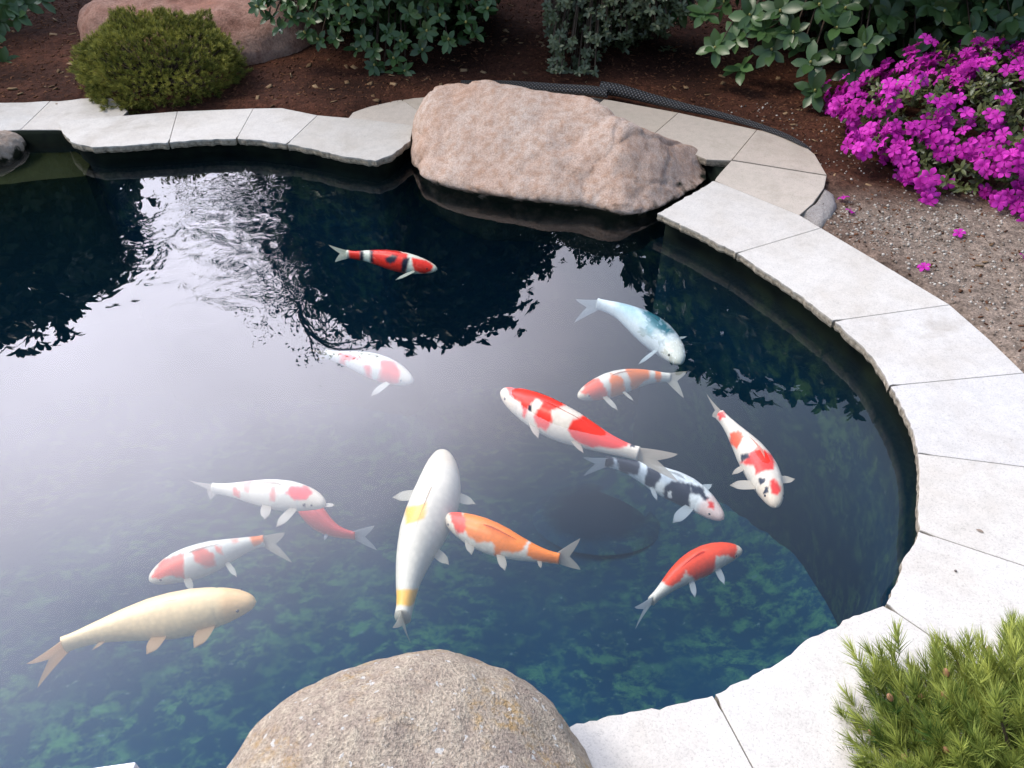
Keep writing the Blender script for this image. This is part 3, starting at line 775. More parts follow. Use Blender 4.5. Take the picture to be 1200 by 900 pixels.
    # tail: two lobes
    if tail:
        e = C[-1]; t_ = T[-1]
        tu, tl = tail
        hz = H[-1]
        A = pw(*T_(tu), z - tilt + tip_z); Bt = pw(*T_(tl), z - tilt - tip_z)
        top = e + up * hz * .92 - t_ * .012; bot = e - up * hz * .92 - t_ * .012
        r, c = 16, 17
        cc2 = np.linspace(0, 1, c)
        ends = []
        notch = e + (.5 * (A + Bt) - e) * .48
        for q in cc2:
            if q < .5:
                k = q / .5; ends.append(A * (1 - k) + notch * k + (e - A) * -.10 * math.sin(k * math.pi))
            else:
                k = (q - .5) / .5; ends.append(notch * (1 - k) + Bt * k + (e - Bt) * -.10 * math.sin(k * math.pi))
        ends = np.array(ends)
        starts = top[None] * (1 - cc2)[:, None] + bot[None] * cc2[:, None]
        tt = np.linspace(0, 1, r)[:, None, None]
        G = starts[None] * (1 - tt) + ends[None] * tt
        Sx = S[-1]
        G = G + Sx[None, None] * (np.sin(np.linspace(0, 1, r) * 2.6)[:, None] * (cc2 - .5)[None] * .35 * hz)[..., None]
        fin_sheet(G, fincol, (.05, 1.0))
    # eyes
    for sg in (-1, 1):
        i = np.searchsorted(us, .088)
        a = R(68)
        P = C[i] + S[i] * sg * Wd[i] * math.sin(a) * .97 + U[i] * H[i] * math.cos(a) * .97
        E, Ef = sphere_grid(10, 8)
        VV.append(P + E * w * .085); UV.append(np.zeros((len(E), 2))); cols.append(np.tile([0.01, .01, .01, 1], (len(E), 1)))
        for f_ in Ef: FF.append([x + nv for x in f_]); fm.append(2)
        nv += len(E)
    V = np.concatenate(VV); V, c0 = centred(V)
    me = mkmesh('koi', V, FF, [M_koi, M_fin, M_eye], attrs={'skin': np.concatenate(cols)}, uv=np.concatenate(UV), fmat=fm)
    return tag(link('koi', me, loc=c0), label, 'koi', 'koi swimming in the pond')

Z4 = ((350, 270), 4.0); Z5 = ((650, 320), 4.0); Z6 = ((560, 420), 3.0); Z7 = ((700, 580), 5.0)
Z1 = ((400, 500), 3.4229); Z1c = ((150, 540), 4.0); Z7a = ((0, 600), 3.0)
koi(*Z4, [(650, 183), (600, 172), (530, 158), (460, 145), (390, 131), (320, 120), (270, 117), (228, 110)], 23, -.05,
    'red koi with black markings and white bands alone in the dark reflection', base=(.72, .74, .60), seed=1, wn=.9,
    patches=[(RED, [(530, 128), (600, 140), (632, 165), (620, 190), (590, 208), (545, 190), (532, 165)]),
             (RED, [(510, 110), (500, 200), (440, 215), (340, 170), (338, 80), (430, 90)]),
             (RED, [(235, 80), (290, 85), (290, 150), (235, 140)]),
             (BLACK, [(405, 130), (440, 112), (470, 118), (450, 145), (430, 160), (410, 150)]),
             (BLACK, [(488, 130), (520, 130), (515, 150), (498, 200), (478, 195), (482, 160)]),
             (BLACK, [(288, 95), (303, 95), (303, 145), (286, 145)]), (BLACK, [(335, 95), (350, 95), (350, 150), (335, 150)])],
    pecs=[((530, 205), (455, 232), 22)], tail=((140, 66), (170, 150)), tip_z=.02)
koi(*Z4, [(535, 712), (490, 690), (430, 664), (360, 640), (290, 618), (220, 600), (170, 590), (130, 580)], 30, -.20,
    'small faded koi with pale red patches under the glare left of centre', seed=2,
    patches=[(RED, [(385, 610), (450, 615), (475, 660), (470, 712), (400, 740), (352, 735), (385, 680)], 2),
             (RED, [(310, 640), (335, 630), (345, 700), (310, 710)], 2), (RED, [(195, 570), (230, 580), (300, 600), (220, 610), (215, 650), (190, 640)], 2)],
    pecs=[((395, 735), (340, 775), 40)], tail=((50, 556), (90, 610)))
koi(*Z5, [(590, 425), (560, 372), (510, 318), (440, 262), (370, 215), (310, 180), (250, 158), (200, 145)], 36, -.12,
    'pale koi with teal blue scaled back at the edge of the dark reflection', base=(.60, .65, .63), head=(.80, .78, .66), seed=3,
    patches=[(TEAL, [(375, 140), (470, 170), (560, 280), (528, 288), (490, 272), (462, 262), (420, 210)], 2.5),
             ((.25, .42, .46), [(300, 120), (380, 140), (420, 210), (480, 275), (440, 290), (400, 230), (340, 200), (290, 170)], 6)],
    pecs=[((565, 312), (622, 296), 26), ((452, 368), (392, 428), 22)], tail=((100, 120), (90, 235)), dh=.3)
koi(*Z5, [(108, 582), (160, 560), (230, 535), (310, 510), (390, 492), (460, 486), (540, 490)], 29, -.15,
    'small orange and white banded koi just above the large red and white one', seed=4,
    patches=[((.80, .09, .03), [(125, 565), (150, 500), (205, 495), (255, 560), (240, 600), (185, 605), (160, 570)]),
             (ORANGE, [(262, 470), (315, 478), (330, 560), (305, 595), (262, 575)]),
             (ORANGE, [(325, 440), (450, 430), (445, 490), (410, 510), (382, 560), (358, 555), (352, 500)]), (ORANGE, [(472, 450), (500, 455), (492, 520), (470, 512)])],
    pecs=[((250, 598), (296, 645), 34), ((340, 580), (370, 600), 20)], tail=((620, 462), (605, 585)))
koi(*Z6, [(82, 112), (130, 142), (200, 180), (280, 222), (370, 262), (450, 297), (520, 322), (565, 335)], 43, -.035,
    'large red and white koi near the surface crossing over the black and white one', seed=5,
    patches=[(RED, [(100, 92), (150, 75), (250, 90), (345, 155), (300, 166), (268, 178), (255, 185), (262, 225), (238, 255), (210, 245), (195, 205), (228, 155), (205, 140), (180, 170), (162, 205), (150, 155), (108, 128)]),
             (RED, [(335, 215), (372, 200), (430, 205), (560, 285), (540, 296), (500, 316), (395, 312), (335, 290), (318, 250)]),
             (BLACK, [(118, 94), (142, 92), (146, 106), (128, 108)], .5), (BLACK, [(178, 165), (190, 160), (186, 185), (176, 182)], .5), (BLACK, [(540, 298), (556, 296), (552, 308), (538, 308)], .5)],
    pecs=[((172, 222), (212, 282), 34), ((318, 292), (372, 334), 26)], tail=((702, 338), (705, 432)), dorsal=(.34, .74), dh=.42)
koi(*Z6, [(865, 566), (825, 535), (775, 495), (715, 460), (645, 430), (580, 400), (520, 378), (450, 362)], 35, -.17,
    'black and white koi with pink head swimming under the large red and white one', base=(.78, .78, .74), head=(.82, .60, .52), seed=6,
    patches=[(BLACK, [(435, 330), (475, 340), (480, 378), (440, 385)]), (BLACK, [(482, 340), (535, 335), (575, 375), (560, 410), (500, 405)]),
             (BLACK, [(595, 378), (630, 385), (642, 415), (622, 458), (585, 445)]), (BLACK, [(650, 460), (680, 425), (745, 438), (750, 470), (740, 530), (690, 520), (650, 500)]),
             (BLACK, [(750, 440), (790, 455), (812, 492), (800, 500), (775, 480), (745, 480)]), ((.8, .78, .74), [(665, 470), (680, 468), (680, 490), (668, 490)], .5),
             (RED, [(808, 498), (828, 508), (828, 530), (812, 522)])],
    pecs=[((735, 532), (685, 578), 46), ((780, 458), (824, 442), 36), ((600, 470), (630, 500), 20)], tail=((370, 345), (372, 415)), tailcol=(.6, .62, .62))
koi(*Z6, [(1048, 524), (1032, 470), (1003, 405), (962, 340), (922, 285), (885, 238), (852, 200)], 38, -.05,
    'white koi with red and black spots and spread fins swimming down at the right', seed=7,
    patches=[(RED, [(835, 185), (862, 190), (870, 205), (850, 216)]), ((.8, .10, .03), [(885, 262), (918, 250), (938, 278), (910, 318), (885, 302)]),
             (RED, [(955, 335), (985, 312), (1040, 340), (1042, 392), (1004, 392), (975, 410), (968, 380), (925, 368)]),
             (RED, [(1022, 430), (1045, 418), (1066, 460), (1055, 484), (1030, 474)]),
             (BLACK, [(925, 340), (952, 333), (955, 350), (930, 362)]), (BLACK, [(988, 424), (1010, 422), (1012, 440), (992, 444)], .5), (BLACK, [(1008, 450), (1028, 444), (1024, 474), (1004, 476)], .5)],
    pecs=[((972, 448), (886, 446), 46), ((1062, 428), (1116, 424), 44), ((925, 380), (893, 408), 24)], tail=((806, 124), (822, 205)), tip_z=.02)
koi(*Z7, [(852, 326), (790, 332), (705, 352), (620, 388), (540, 432), (460, 488), (385, 556), (318, 620)], 34, -.14,
    'white koi with one large scarlet back patch curving near the lower right', seed=8,
    patches=[((.85, .07, .02), [(370, 500), (440, 370), (600, 270), (700, 250), (800, 270), (818, 320), (805, 370), (760, 352), (700, 358), (692, 420), (655, 480), (572, 500), (518, 440), (492, 500), (430, 540)])],
    pecs=[((715, 440), (745, 528), 50), ((575, 520), (572, 602), 44)], tail=((215, 655), (225, 790)), tailcol=(.6, .62, .62))
koi(*Z1, [(413, 358), (465, 385), (535, 418), (615, 452), (695, 483), (775, 508), (830, 522), (875, 530)], 38, -.10,
    'bright orange koi with white nose nudging the big white one', seed=9,
    patches=[((.85, .20, .012), [(480, 300), (620, 320), (780, 440), (745, 462), (722, 505), (650, 500), (615, 520), (608, 460), (545, 468), (505, 440), (490, 400)]),
             ((.85, .20, .012), [(762, 440), (900, 490), (880, 550), (800, 545), (742, 520)]),
             ((.82, .06, .02), [(432, 345), (478, 300), (496, 380), (490, 430), (465, 425), (440, 385)])],
    pecs=[((500, 450), (522, 515), 44), ((622, 528), (656, 578), 40), ((790, 535), (800, 568), 20)], tail=((958, 450), (960, 572)), dh=1.1)
koi(*Z1, [(404, 95), (402, 170), (388, 260), (358, 350), (320, 440), (286, 540), (266, 630), (258, 700), (246, 765)], 60, -.13,
    'biggest koi, white with two golden bands, seen from behind the foreground boulder', base=(.66, .59, .47), seed=10, wn=1.0,
    patches=[(GOLD, [(255, 325), (342, 305), (338, 345), (330, 368), (258, 395)]), (GOLD, [(200, 655), (310, 650), (300, 700), (280, 722), (210, 715)])],
    pecs=[((300, 268), (206, 284), 62), ((462, 275), (540, 312), 62), ((405, 500), (432, 555), 50)], tail=((200, 806), (284, 868)), tip_z=.05, dorsal=(.34, .70), dh=.35)
koi(*Z7a, [(902, 316), (830, 322), (740, 338), (640, 358), (530, 378), (430, 400), (330, 428), (225, 466)], 53, -.09,
    'large plain cream yellow koi at the lower left', base=(.74, .55, .29), head=(.76, .48, .22), seed=11,
    pecs=[((745, 405), (682, 478), 62), ((575, 445), (515, 500), 56), ((700, 280), (770, 268), 40), ((400, 430), (325, 485), 18)], tail=((94, 530), (132, 622)), dh=.22, tailcol=(.78, .50, .26))
koi(*Z1c, [(97, 562), (160, 532), (235, 500), (320, 474), (400, 446), (480, 418), (560, 392), (640, 374)], 39, -.19,
    'white koi with pinkish red head patch right above the cream yellow one', seed=12,
    patches=[((.80, .10, .05), [(110, 545), (150, 470), (262, 430), (262, 545), (200, 540), (150, 550)], 1.2),
             ((.80, .13, .07), [(300, 425), (350, 405), (400, 435), (410, 490), (360, 502), (315, 475)], 1.5), ((.8, .2, .12), [(408, 402), (440, 405), (442, 438), (415, 432)], 1.5),
             ((.8, .3, .2), [(480, 370), (520, 362), (520, 380), (490, 384)], 2), (ORANGE, [(562, 345), (645, 348), (640, 378), (595, 398)])],
    pecs=[((275, 575), (300, 608), 40), ((470, 505), (510, 545), 30)], tail=((735, 338), (768, 475)))
koi(*Z1c, [(925, 208), (865, 185), (780, 168), (690, 158), (600, 148), (520, 140), (450, 134), (400, 128)], 35, -.10,
    'white koi with a rose red spot on its head lying over the all red one', seed=13,
    patches=[((.80, .06, .06), [(742, 150), (765, 120), (840, 122), (862, 150), (835, 185), (775, 182)]),
             ((.75, .28, .22), [(672, 118), (696, 120), (690, 190), (664, 190)], 1.5), ((.78, .2, .15), [(488, 120), (510, 112), (522, 170), (495, 165)], 1.5),
             ((.78, .25, .2), [(530, 100), (580, 95), (560, 145), (540, 140)], 1.5), (BLACK, [(818, 205), (830, 203), (828, 213), (820, 214)], .4)],
    pecs=[((765, 250), (695, 310), 52), ((920, 208), (970, 208), 30), ((640, 225), (640, 275), 56)], tail=((285, 88), (385, 185)))
koi(*Z1c, [(770, 140), (815, 180), (860, 235), (905, 285), (960, 322), (1015, 342), (1065, 350)], 27, -.26,
    'plain red koi half hidden under the white one with the rose red spot', base=(.80, .045, .03), head=(.8, .05, .03), seed=14,
    pecs=[((930, 340), (920, 372), 20)], tail=((1155, 305), (1168, 418)), tailcol=(.66, .64, .62))
# ------------------------------------------------------------------ leaves and shrubs
def leaf_tpl(L=1.0, Wd=.36, fold=.12, droop=.12, n=5):
    u = np.linspace(0, 1, n); w = np.interp(u, [0, .12, .35, .6, .85, 1], [.12, .5, .9, 1, .78, .12]) * Wd / 2
    V = []
    for a, b in zip(u, w):
        z = -droop * a * a
        V += [(-b, a * L, z + fold * b), (0, a * L, z), (b, a * L, z + fold * b)]
    Fq = []
    for i in range(n - 1):
        o = i * 3; Fq += [[o, o + 1, o + 4, o + 3], [o + 1, o + 2, o + 5, o + 4]]
    return np.array(V), np.array(Fq)
def frames(Dv, roll, refv=None):
    """N rotation matrices whose Y axis is Dv"""
    y = Dv / np.linalg.norm(Dv, axis=1)[:, None]
    ref = np.where(np.abs(y[:, 2:3]) > .95, [[1.0, 0, 0]], [[0, 0, 1.0]])
    if refv is not None: ref = refv
    x = np.cross(y, ref); x /= np.linalg.norm(x, axis=1)[:, None]
    z = np.cross(x, y)
    c, s = np.cos(roll)[:, None], np.sin(roll)[:, None]
    x2 = x * c + z * s; z2 = -x * s + z * c
    return np.stack([x2, y, z2], axis=2)
def instance(tV, tF, P, M, S, tint):
    """bake many copies of a template into one set of arrays"""
    N, k = len(P), len(tV)
    V = np.einsum('nij,kj->nki', M, tV) * S[:, None, None] + P[:, None, :]
    Fq = (tF[None] + (np.arange(N) * k)[:, None, None]).reshape(-1, tF.shape[1])
    return V.reshape(-1, 3), Fq, np.repeat(tint, k)
def merge(parts):
    V, Fq, A, n = [], [], [], 0
    for v, f, a in parts:
        V.append(v); Fq.append(f + n); A.append(a); n += len(v)
    return np.concatenate(V), np.concatenate(Fq), np.concatenate(A)
def tube_geo(pts, rad, seg=6):
    P = np.asarray(pts, float); n = len(P); T = np.gradient(P, axis=0); T /= np.linalg.norm(T, axis=1)[:, None] + 1e-9
    ref = np.array([0.3, 0.2, 1.0]) if abs(T[0][2]) < .9 else np.array([1.0, 0.1, 0]); X = np.cross(T, ref); X /= np.linalg.norm(X, axis=1)[:, None]; Y = np.cross(T, X)
    rad = np.broadcast_to(rad, (n,)); a = np.linspace(0, 2 * math.pi, seg, endpoint=False)
    V = P[:, None] + (X[:, None] * np.cos(a)[None, :, None] + Y[:, None] * np.sin(a)[None, :, None]) * rad[:, None, None]
    Fq = np.array([[i * seg + j, i * seg + (j + 1) % seg, (i + 1) * seg + (j + 1) % seg, (i + 1) * seg + j] for i in range(n - 1) for j in range(seg)])
    return V.reshape(-1, 3), Fq, np.full(n * seg, .5)
def crown_points(N, c, r, shell=(.62, 1.04), seed=0, lump=.22, cut=None, rg=rng):
    out, nr = [], []
    while len(out) < N:
        u = rg.normal(size=3); u /= np.linalg.norm(u)
        k = 1 + lump * mnoise.noise(Vector(u * 2.6) + Vector((seed, seed, 0))) + lump * .6 * mnoise.noise(Vector(u * 6) + Vector((seed, 0, seed)))
        s = rg.uniform(*shell) ** .7 * k
        p = np.array(c) + u * np.array(r) * s
        if cut is not None and not cut(p): continue
        out.append(p); nr.append(u)
    return np.array(out), np.array(nr)
def whorls(P, Nn, L, wd, nl=(6, 8), spread=(18, 55), scale=(.75, 1.15), droop=.16, n=5, upb=.45, rg=rng, tintr=(0.0, 1.0)):
    tV, tF = leaf_tpl(1.0, wd, .22, droop, n); tV = tV * L
    Ps, Ds, Ro, Sc, Ti = [], [], [], [], []; ax0 = None
    for p, nn in zip(P, Nn):
        ax = nn + np.array([0, 0, upb]) + rg.normal(size=3) * .25; ax /= np.linalg.norm(ax)
        a = np.cross(ax, [0.3, 0.5, 1.0]); a /= np.linalg.norm(a); b = np.cross(ax, a)
        m_ = rg.integers(*nl) if nl[1] > nl[0] else nl[0]; ph0 = rg.uniform(0, 6.28); base = rg.uniform(*tintr)
        for i in range(m_):
            ph = ph0 + i * 2.399963; e = R(rg.uniform(*spread)) if i > 1 else R(rg.uniform(35, 70))
            d = (a * math.cos(ph) + b * math.sin(ph)) * math.cos(e) + ax * math.sin(e)
            Ps.append(p + ax * .004 * i); Ds.append(d); Ro.append(ax); Sc.append(rg.uniform(*scale)); Ti.append(np.clip(base * .6 + rg.uniform(0, .4), 0, 1))
    Ps, Ds = np.array(Ps), np.array(Ds)
    M = frames(Ds, rg.normal(size=len(Ps)) * .22, np.array(Ro))
    return instance(tV, tF, Ps, M, np.array(Sc), np.array(Ti))
def in_view_low(p): return True
def shrub(c, r, N, L, wd, mat, label, cat, name, seed, lump=.22, cut=None, buds=0, inner=1.7, nl=(6, 9), group=None, droop=.16, spread=(10, 50), n=5):
    rg = np.random.default_rng(seed)
    root = empty(name, (c[0], c[1], .05), label, cat, group)
    P, Nn = crown_points(N, c, r, (.72, 1.06), seed, lump, cut, rg)
    parts = [whorls(P, Nn, L, wd, nl, spread=spread, droop=droop, rg=rg, n=n)]
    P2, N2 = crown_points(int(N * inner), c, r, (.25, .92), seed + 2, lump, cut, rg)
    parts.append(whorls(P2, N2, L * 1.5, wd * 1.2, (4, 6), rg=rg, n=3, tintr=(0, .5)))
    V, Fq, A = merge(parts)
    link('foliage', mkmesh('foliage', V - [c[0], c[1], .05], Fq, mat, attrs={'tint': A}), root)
    # stems reaching from the root to the shell
    st = []
    for i in range(26):
        q = P[rg.integers(len(P))]; b = np.array([c[0] + rg.normal() * .06, c[1] + rg.normal() * .06, -.02])
        mid = b * .5 + q * .5 + np.array([0, 0, .10 * r[2]]) + rg.normal(size=3) * .06
        pts = catmull([b, mid, q * .96 + np.array(c) * .04], 6); st.append(tube_geo(pts, np.linspace(.016, .004, len(pts))))
    V, Fq, A = merge(st)
    link('stem', mkmesh('stem', V - [c[0], c[1], .05], Fq, M_bark), root)
    if buds:
        U_, Uf = sphere_grid(8, 6)
        quad = [f_ for f_ in Uf]
        bm_ = mkmesh('bud', U_ * np.array([.008, .008, .015]), quad, M_bud)
        X, Y = proj(P); sel = [i for i in np.argsort(P[:, 1]) if -20 < X[i] < 1220 and -10 < Y[i] < 300 and P[i, 1] < c[1]][:buds]
        for i in sel:
            ax = Nn[i] + np.array([0, 0, .45]); ax /= np.linalg.norm(ax)
            o = link('bud', bm_, root, loc=(P[i] + ax * .028) - np.array([c[0], c[1], .05]))
            o.rotation_euler = Vector(ax).to_track_quat('Z', 'Y').to_euler()
    return root
RG = 'evergreen shrubs round the pond'
shrub((-4.75, 6.1, 1.62), (1.35, 1.25, 1.30), 1900, .10, .48, M_rhodo, 'dark evergreen shrub whose leaves just enter the top left corner', 'shrub', 'rhododendron', 21, lump=.18, group=RG)
shrub((-.70, 5.15, 1.18), (.98, .86, 1.16), 1900, .072, .48, M_rhodo, 'dark leaved rhododendron hanging over the soil left of the pink boulder', 'shrub', 'rhododendron', 22, lump=.16, buds=10, group=RG)
shrub((.62, 5.0, .75), (.46, .55, .70), 2200, .034, .5, M_small, 'grey green shrub with very small leaves behind the pink boulder', 'shrub', 'small_leaved_shrub', 23, lump=.25, nl=(7, 10), group=RG)
shrub((2.35, 5.05, 1.36), (1.45, 1.12, 1.29), 1700, .098, .5, M_rhodo, 'large rhododendron with pale buds above the purple azalea', 'shrub', 'rhododendron', 24, lump=.15, buds=24, group=RG)

# lower boughs of the rhododendrons that hang into the view (part of the shrubs' own foliage)
def bough(root, c, spots, L, wd, mat, seed, buds=True):
    rg = np.random.default_rng(seed)
    P = np.array([pw_y(x, y, Yd) for x, y, Yd in spots]); c = np.array(c)
    Nn = np.array([np.array([(p[0] - c[0]) * .6, -1.0, .25]) for p in P]); Nn /= np.linalg.norm(Nn, axis=1)[:, None]
    V, Fq, A = whorls(P, Nn, L, wd, (7, 9), spread=(0, 30), rg=rg, upb=.5, scale=(.85, 1.2), tintr=(.4, 1))
    loc = np.array(root.location)
    link('foliage', mkmesh('foliage', V - loc, Fq, mat, attrs={'tint': A}), root)
    st = []
    for p in P:
        b = np.array([p[0] * .7 + c[0] * .3, p[1] + .55, p[2] + .25])
        pts = catmull([b, (b + p) / 2 + [0, 0, .05], p], 5); st.append(tube_geo(pts, np.linspace(.008, .003, len(pts)), 5))
    V, Fq, A = merge(st)
    link('stem', mkmesh('stem', V - loc, Fq, M_bark), root)
    U_, Uf = sphere_grid(8, 6)
    bm_ = mkmesh('bud', U_ * np.array([.007, .007, .015]), Uf, M_bud)
    for p, nn in zip(P, Nn):
        ax = nn + np.array([0, 0, .5]); ax /= np.linalg.norm(ax)
        if buds and rg.random() < .7:
            o = link('bud', bm_, root, loc=p + ax * .03 - loc); o.rotation_euler = Vector(ax).to_track_quat('Z', 'Y').to_euler()
roots = [o for o in bpy.data.objects if o.name.startswith('rhododendron')]
roots.sort(key=lambda o: o.name)
rL, rM, rR = roots[:3]
bough(rR, (2.35, 5.05), [(955, 108, 3.95), (1012, 55, 4.05), (980, 35, 4.1), (930, 40, 4.15), (905, 60, 4.2), (840, 58, 4.2), (870, 82, 4.15), (1120, 30, 4.1), (1138, 40, 4.0),
      (1072, 62, 4.1), (880, 20, 4.3), (1040, 20, 4.2), (1170, 45, 4.1), (950, 75, 4.05), (1000, 85, 4.1), (915, 15, 4.2), (960, 8, 4.2), (1090, 10, 4.1), (825, 20, 4.4), (850, 5, 4.5), (1060, 95, 4.2), (1110, 70, 4.2), (990, 12, 4.2), (940, 58, 4.2), (800, 8, 4.6),
      (975, 60, 4.15), (1030, 42, 4.15), (895, 38, 4.25), (865, 45, 4.3), (1150, 15, 4.1), (1185, 20, 4.1)], .096, .52, M_rhodo, 5)
rg5 = np.random.default_rng(55)
bough(rM, (-.70, 5.15), [(rg5.uniform(300, 585), 0, 4.5) for _ in range(14)] + [(x, y, 4.45) for x, y in [(450, 88), (462, 70), (440, 60), (425, 45), (470, 50), (500, 38), (545, 28), (515, 20), (400, 30), (385, 12), (360, 40), (345, 22),
      (375, 48), (320, 22), (305, 10), (430, 20), (480, 15), (570, 12), (555, 40), (410, 8), (455, 98), (440, 78), (475, 85), (340, 5), (495, 60), (525, 48), (455, 40), (365, 25), (395, 45), (330, 35), (420, 60)]], .062, .50, M_rhodo, 6)
bough(rL, (-4.75, 6.1), [(8, 8, 5.0), (30, 4, 5.1), (48, 2, 5.2), (0, 26, 5.0), (20, 20, 5.0), (3, 75, 4.6), (-12, 40, 4.9)], .095, .5, M_rhodo, 7, False)
rS = bpy.data.objects['small_leaved_shrub']
spots = [(rg5.uniform(640, 790), rg5.uniform(-10, 45), rg5.uniform(4.35, 4.75)) for _ in range(150)] + [(rg5.uniform(645, 700), rg5.uniform(40, 88), rg5.uniform(4.3, 4.5)) for _ in range(46)] + [(rg5.uniform(770, 830), rg5.uniform(0, 22), 4.5) for _ in range(16)]
bough(rS, (.62, 5.0), spots, .030, .5, M_small, 8, False)

# globe-shaped dwarf conifer
def needles(P, Dv, L, w0, tint, rg, bend=.1):
    tV = np.array([(-w0, 0, 0), (w0, 0, 0), (w0 * .8, .5, bend * .3), (-w0 * .8, .5, bend * .3), (0.12 * w0, 1, bend), (-.12 * w0, 1, bend)])
    tV = tV * np.array([1, L, L]); tF = np.array([[0, 1, 2, 3], [3, 2, 4, 5]])
    return instance(tV, tF, P, frames(Dv, rg.uniform(0, 6.28, len(P))), rg.uniform(.7, 1.2, len(P)), tint)
def conifer(name, c, r, N, nn, L, w0, mat, label, seed, lump=.18, cut=None, zc=-.1, shell=(.80, 1.03), shoot=.035, budn=0, green=(0, 1), spread=1.0):
    rg = np.random.default_rng(seed)
    root = empty(name, (c[0], c[1], c[2] - .02), label, 'shrub')
    loc = np.array(root.location)
    P, Nn = crown_points(N, c, r, shell, seed, lump, (lambda p: p[2] > c[2] + zc and (cut is None or cut(p))), rg)
    ps, ds, ti = [], [], []; ax_ = []
    for p, u in zip(P, Nn):
        ax = u * 1.0 + np.array([0, 0, .55]) + rg.normal(size=3) * .22; ax /= np.linalg.norm(ax); ax_.append(ax)
        base = rg.uniform(*green) * .55 + .22 * (1 + mnoise.noise(Vector(p * 7)))
        t = rg.uniform(0, 1, nn); th = rg.uniform(0, 6.28, nn)
        a = np.cross(ax, [0.3, 0.5, 1.0]); a /= np.linalg.norm(a); b = np.cross(ax, a)
        ang = (.25 + .75 * (1 - t)) * spread
        d = ax[None] + (a[None] * np.cos(th)[:, None] + b[None] * np.sin(th)[:, None]) * ang[:, None] * 1.1
        ps.append(p[None] + ax[None] * (t * shoot)[:, None]); ds.append(d)
        ti.append(np.clip(base + rg.normal(size=nn) * .13 + (t - .5) * .25, 0, 1))
    V, Fq, A = needles(np.concatenate(ps), np.concatenate(ds), L, w0, np.concatenate(ti), rg)
    link('foliage', mkmesh('foliage', V - loc, Fq, mat, smooth=False, attrs={'tint': A}), root)
    st = []
    for i in range(0, len(P), max(1, len(P) // 160)):
        b = np.array([c[0], c[1], c[2] - .05]); q = P[i]
        pts = catmull([b, b * .45 + q * .55 - [0, 0, .02], q + ax_[i] * shoot * .8], 5); st.append(tube_geo(pts, np.linspace(.009, .0025, len(pts)), 5))
    V, Fq, A = merge(st)
    link('stem', mkmesh('stem', V - loc, Fq, M_bark), root)
    if budn:
        U_, Uf = sphere_grid(8, 6); bm_ = mkmesh('bud', U_ * np.array([.006, .006, .010]), Uf, M_pbud)
        X, Y = proj(P); sel = [i for i in range(len(P)) if X[i] < 1230 and Y[i] < 930]; rg.shuffle(sel)
        for i in sel[:budn]:
            o = link('bud', bm_, root, loc=P[i] + ax_[i] * (shoot + .008) - loc); o.rotation_euler = Vector(ax_[i]).to_track_quat('Z', 'Y').to_euler()
    return root
g0 = pw(176, 128, .05)
conifer('globe_conifer', (g0[0] - .03, g0[1] + .33, .12), (.40, .36, .285), 5200, 26, .020, .0012, M_globe, 'compact rounded conifer with yellow green tips behind the white slabs', 31, lump=.20, zc=-.13, shoot=.018, spread=1.2, green=(.1, 1.3))
p0 = pw(1140, 880, .10)
conifer('dwarf_pine', (1.07, .47, .03), (.47, .42, .30), 2900, 70, .037, .0009, M_pine, 'bushy dwarf mountain pine with long needles in the bottom right corner', 32, lump=.24, cut=lambda p: p[0] > .70, zc=-.04, shoot=.05, budn=34, spread=.95, shell=(.55, 1.03))

# azalea in bloom
def petal_tpl():
    V, Fq = [], []; n = 5; k = 0
    for i in range(5):
        a = i * 2 * math.pi / 5
        for j, u in enumerate([0, .3, .62, .86, 1.0]):
            w = [.06, .17, .33, .27, .05][j]; r_ = u; z = .42 * math.sin(u * 1.8) - .30 * u ** 4 + .02
            for s in (-1, 0, 1):
                x, y = r_ * (1 - .05 * abs(s)), s * w
                V.append((x * math.cos(a) - y * math.sin(a), x * math.sin(a) + y * math.cos(a), z + (.07 if s == 0 else 0) * -u + .03 * math.sin(j * 2 + s * 3 + i)))
        for j in range(4):
            o = k + j * 3; Fq += [[o, o + 1, o + 4, o + 3], [o + 1, o + 2, o + 5, o + 4]]
        k += 15
    for i in range(4):                                    # stamens
        a = i * 1.6 + .4; d = np.array([math.cos(a) * .35, math.sin(a) * .35, .75])
        s_ = np.array([-math.sin(a), math.cos(a), 0]) * .02
        V += [-s_, s_, d + s_, d - s_]; Fq.append([k, k + 1, k + 2, k + 3]); k += 4
    return np.array([tuple(map(float, v)) for v in V]), np.array(Fq)
rg = np.random.default_rng(41)
AC = np.array([2.46, 3.46, .12]); AR = np.array([.86, .70, .34])
az_root = empty('azalea', (AC[0], AC[1], .05), 'azalea covered in bright magenta blossoms at the right edge', 'shrub')
loc = np.array(az_root.location)
def azcut(p):
    X, Y = proj(p); return p[2] > .06
P, Nn = crown_points(1500, AC, AR, (.62, .95), 4, .28, azcut, rg)
V, Fq, A = whorls(P, Nn, .040, .42, (5, 8), rg=rg, n=4)
link('foliage', mkmesh('foliage', V - loc, Fq, M_azleaf, attrs={'tint': A}), az_root)
st = []
for i in range(40):
    q = P[rg.integers(len(P))]; b = np.array([AC[0] + rg.normal() * .08, AC[1] + rg.normal() * .08, .0]); pts = catmull([b, b * .5 + q * .5, q], 5)
    st.append(tube_geo(pts, np.linspace(.010, .003, len(pts)), 5))
V, Fq, A = merge(st); link('stem', mkmesh('stem', V - loc, Fq, M_bark), az_root)
tV, tF = petal_tpl()
P, Nn = crown_points(2100, AC, AR, (.90, 1.07), 4, .28, azcut, rg)
keep = np.array([mnoise.noise(Vector(p * 6.5)) > -.16 for p in P]); P, Nn = P[keep], Nn[keep]
X, Y = proj(P)
vis = (X < 1215) & (Y < 320) & (Y > 40) & ((P[:, 1] < AC[1]) | (P[:, 2] > .45)) & (X > 0)
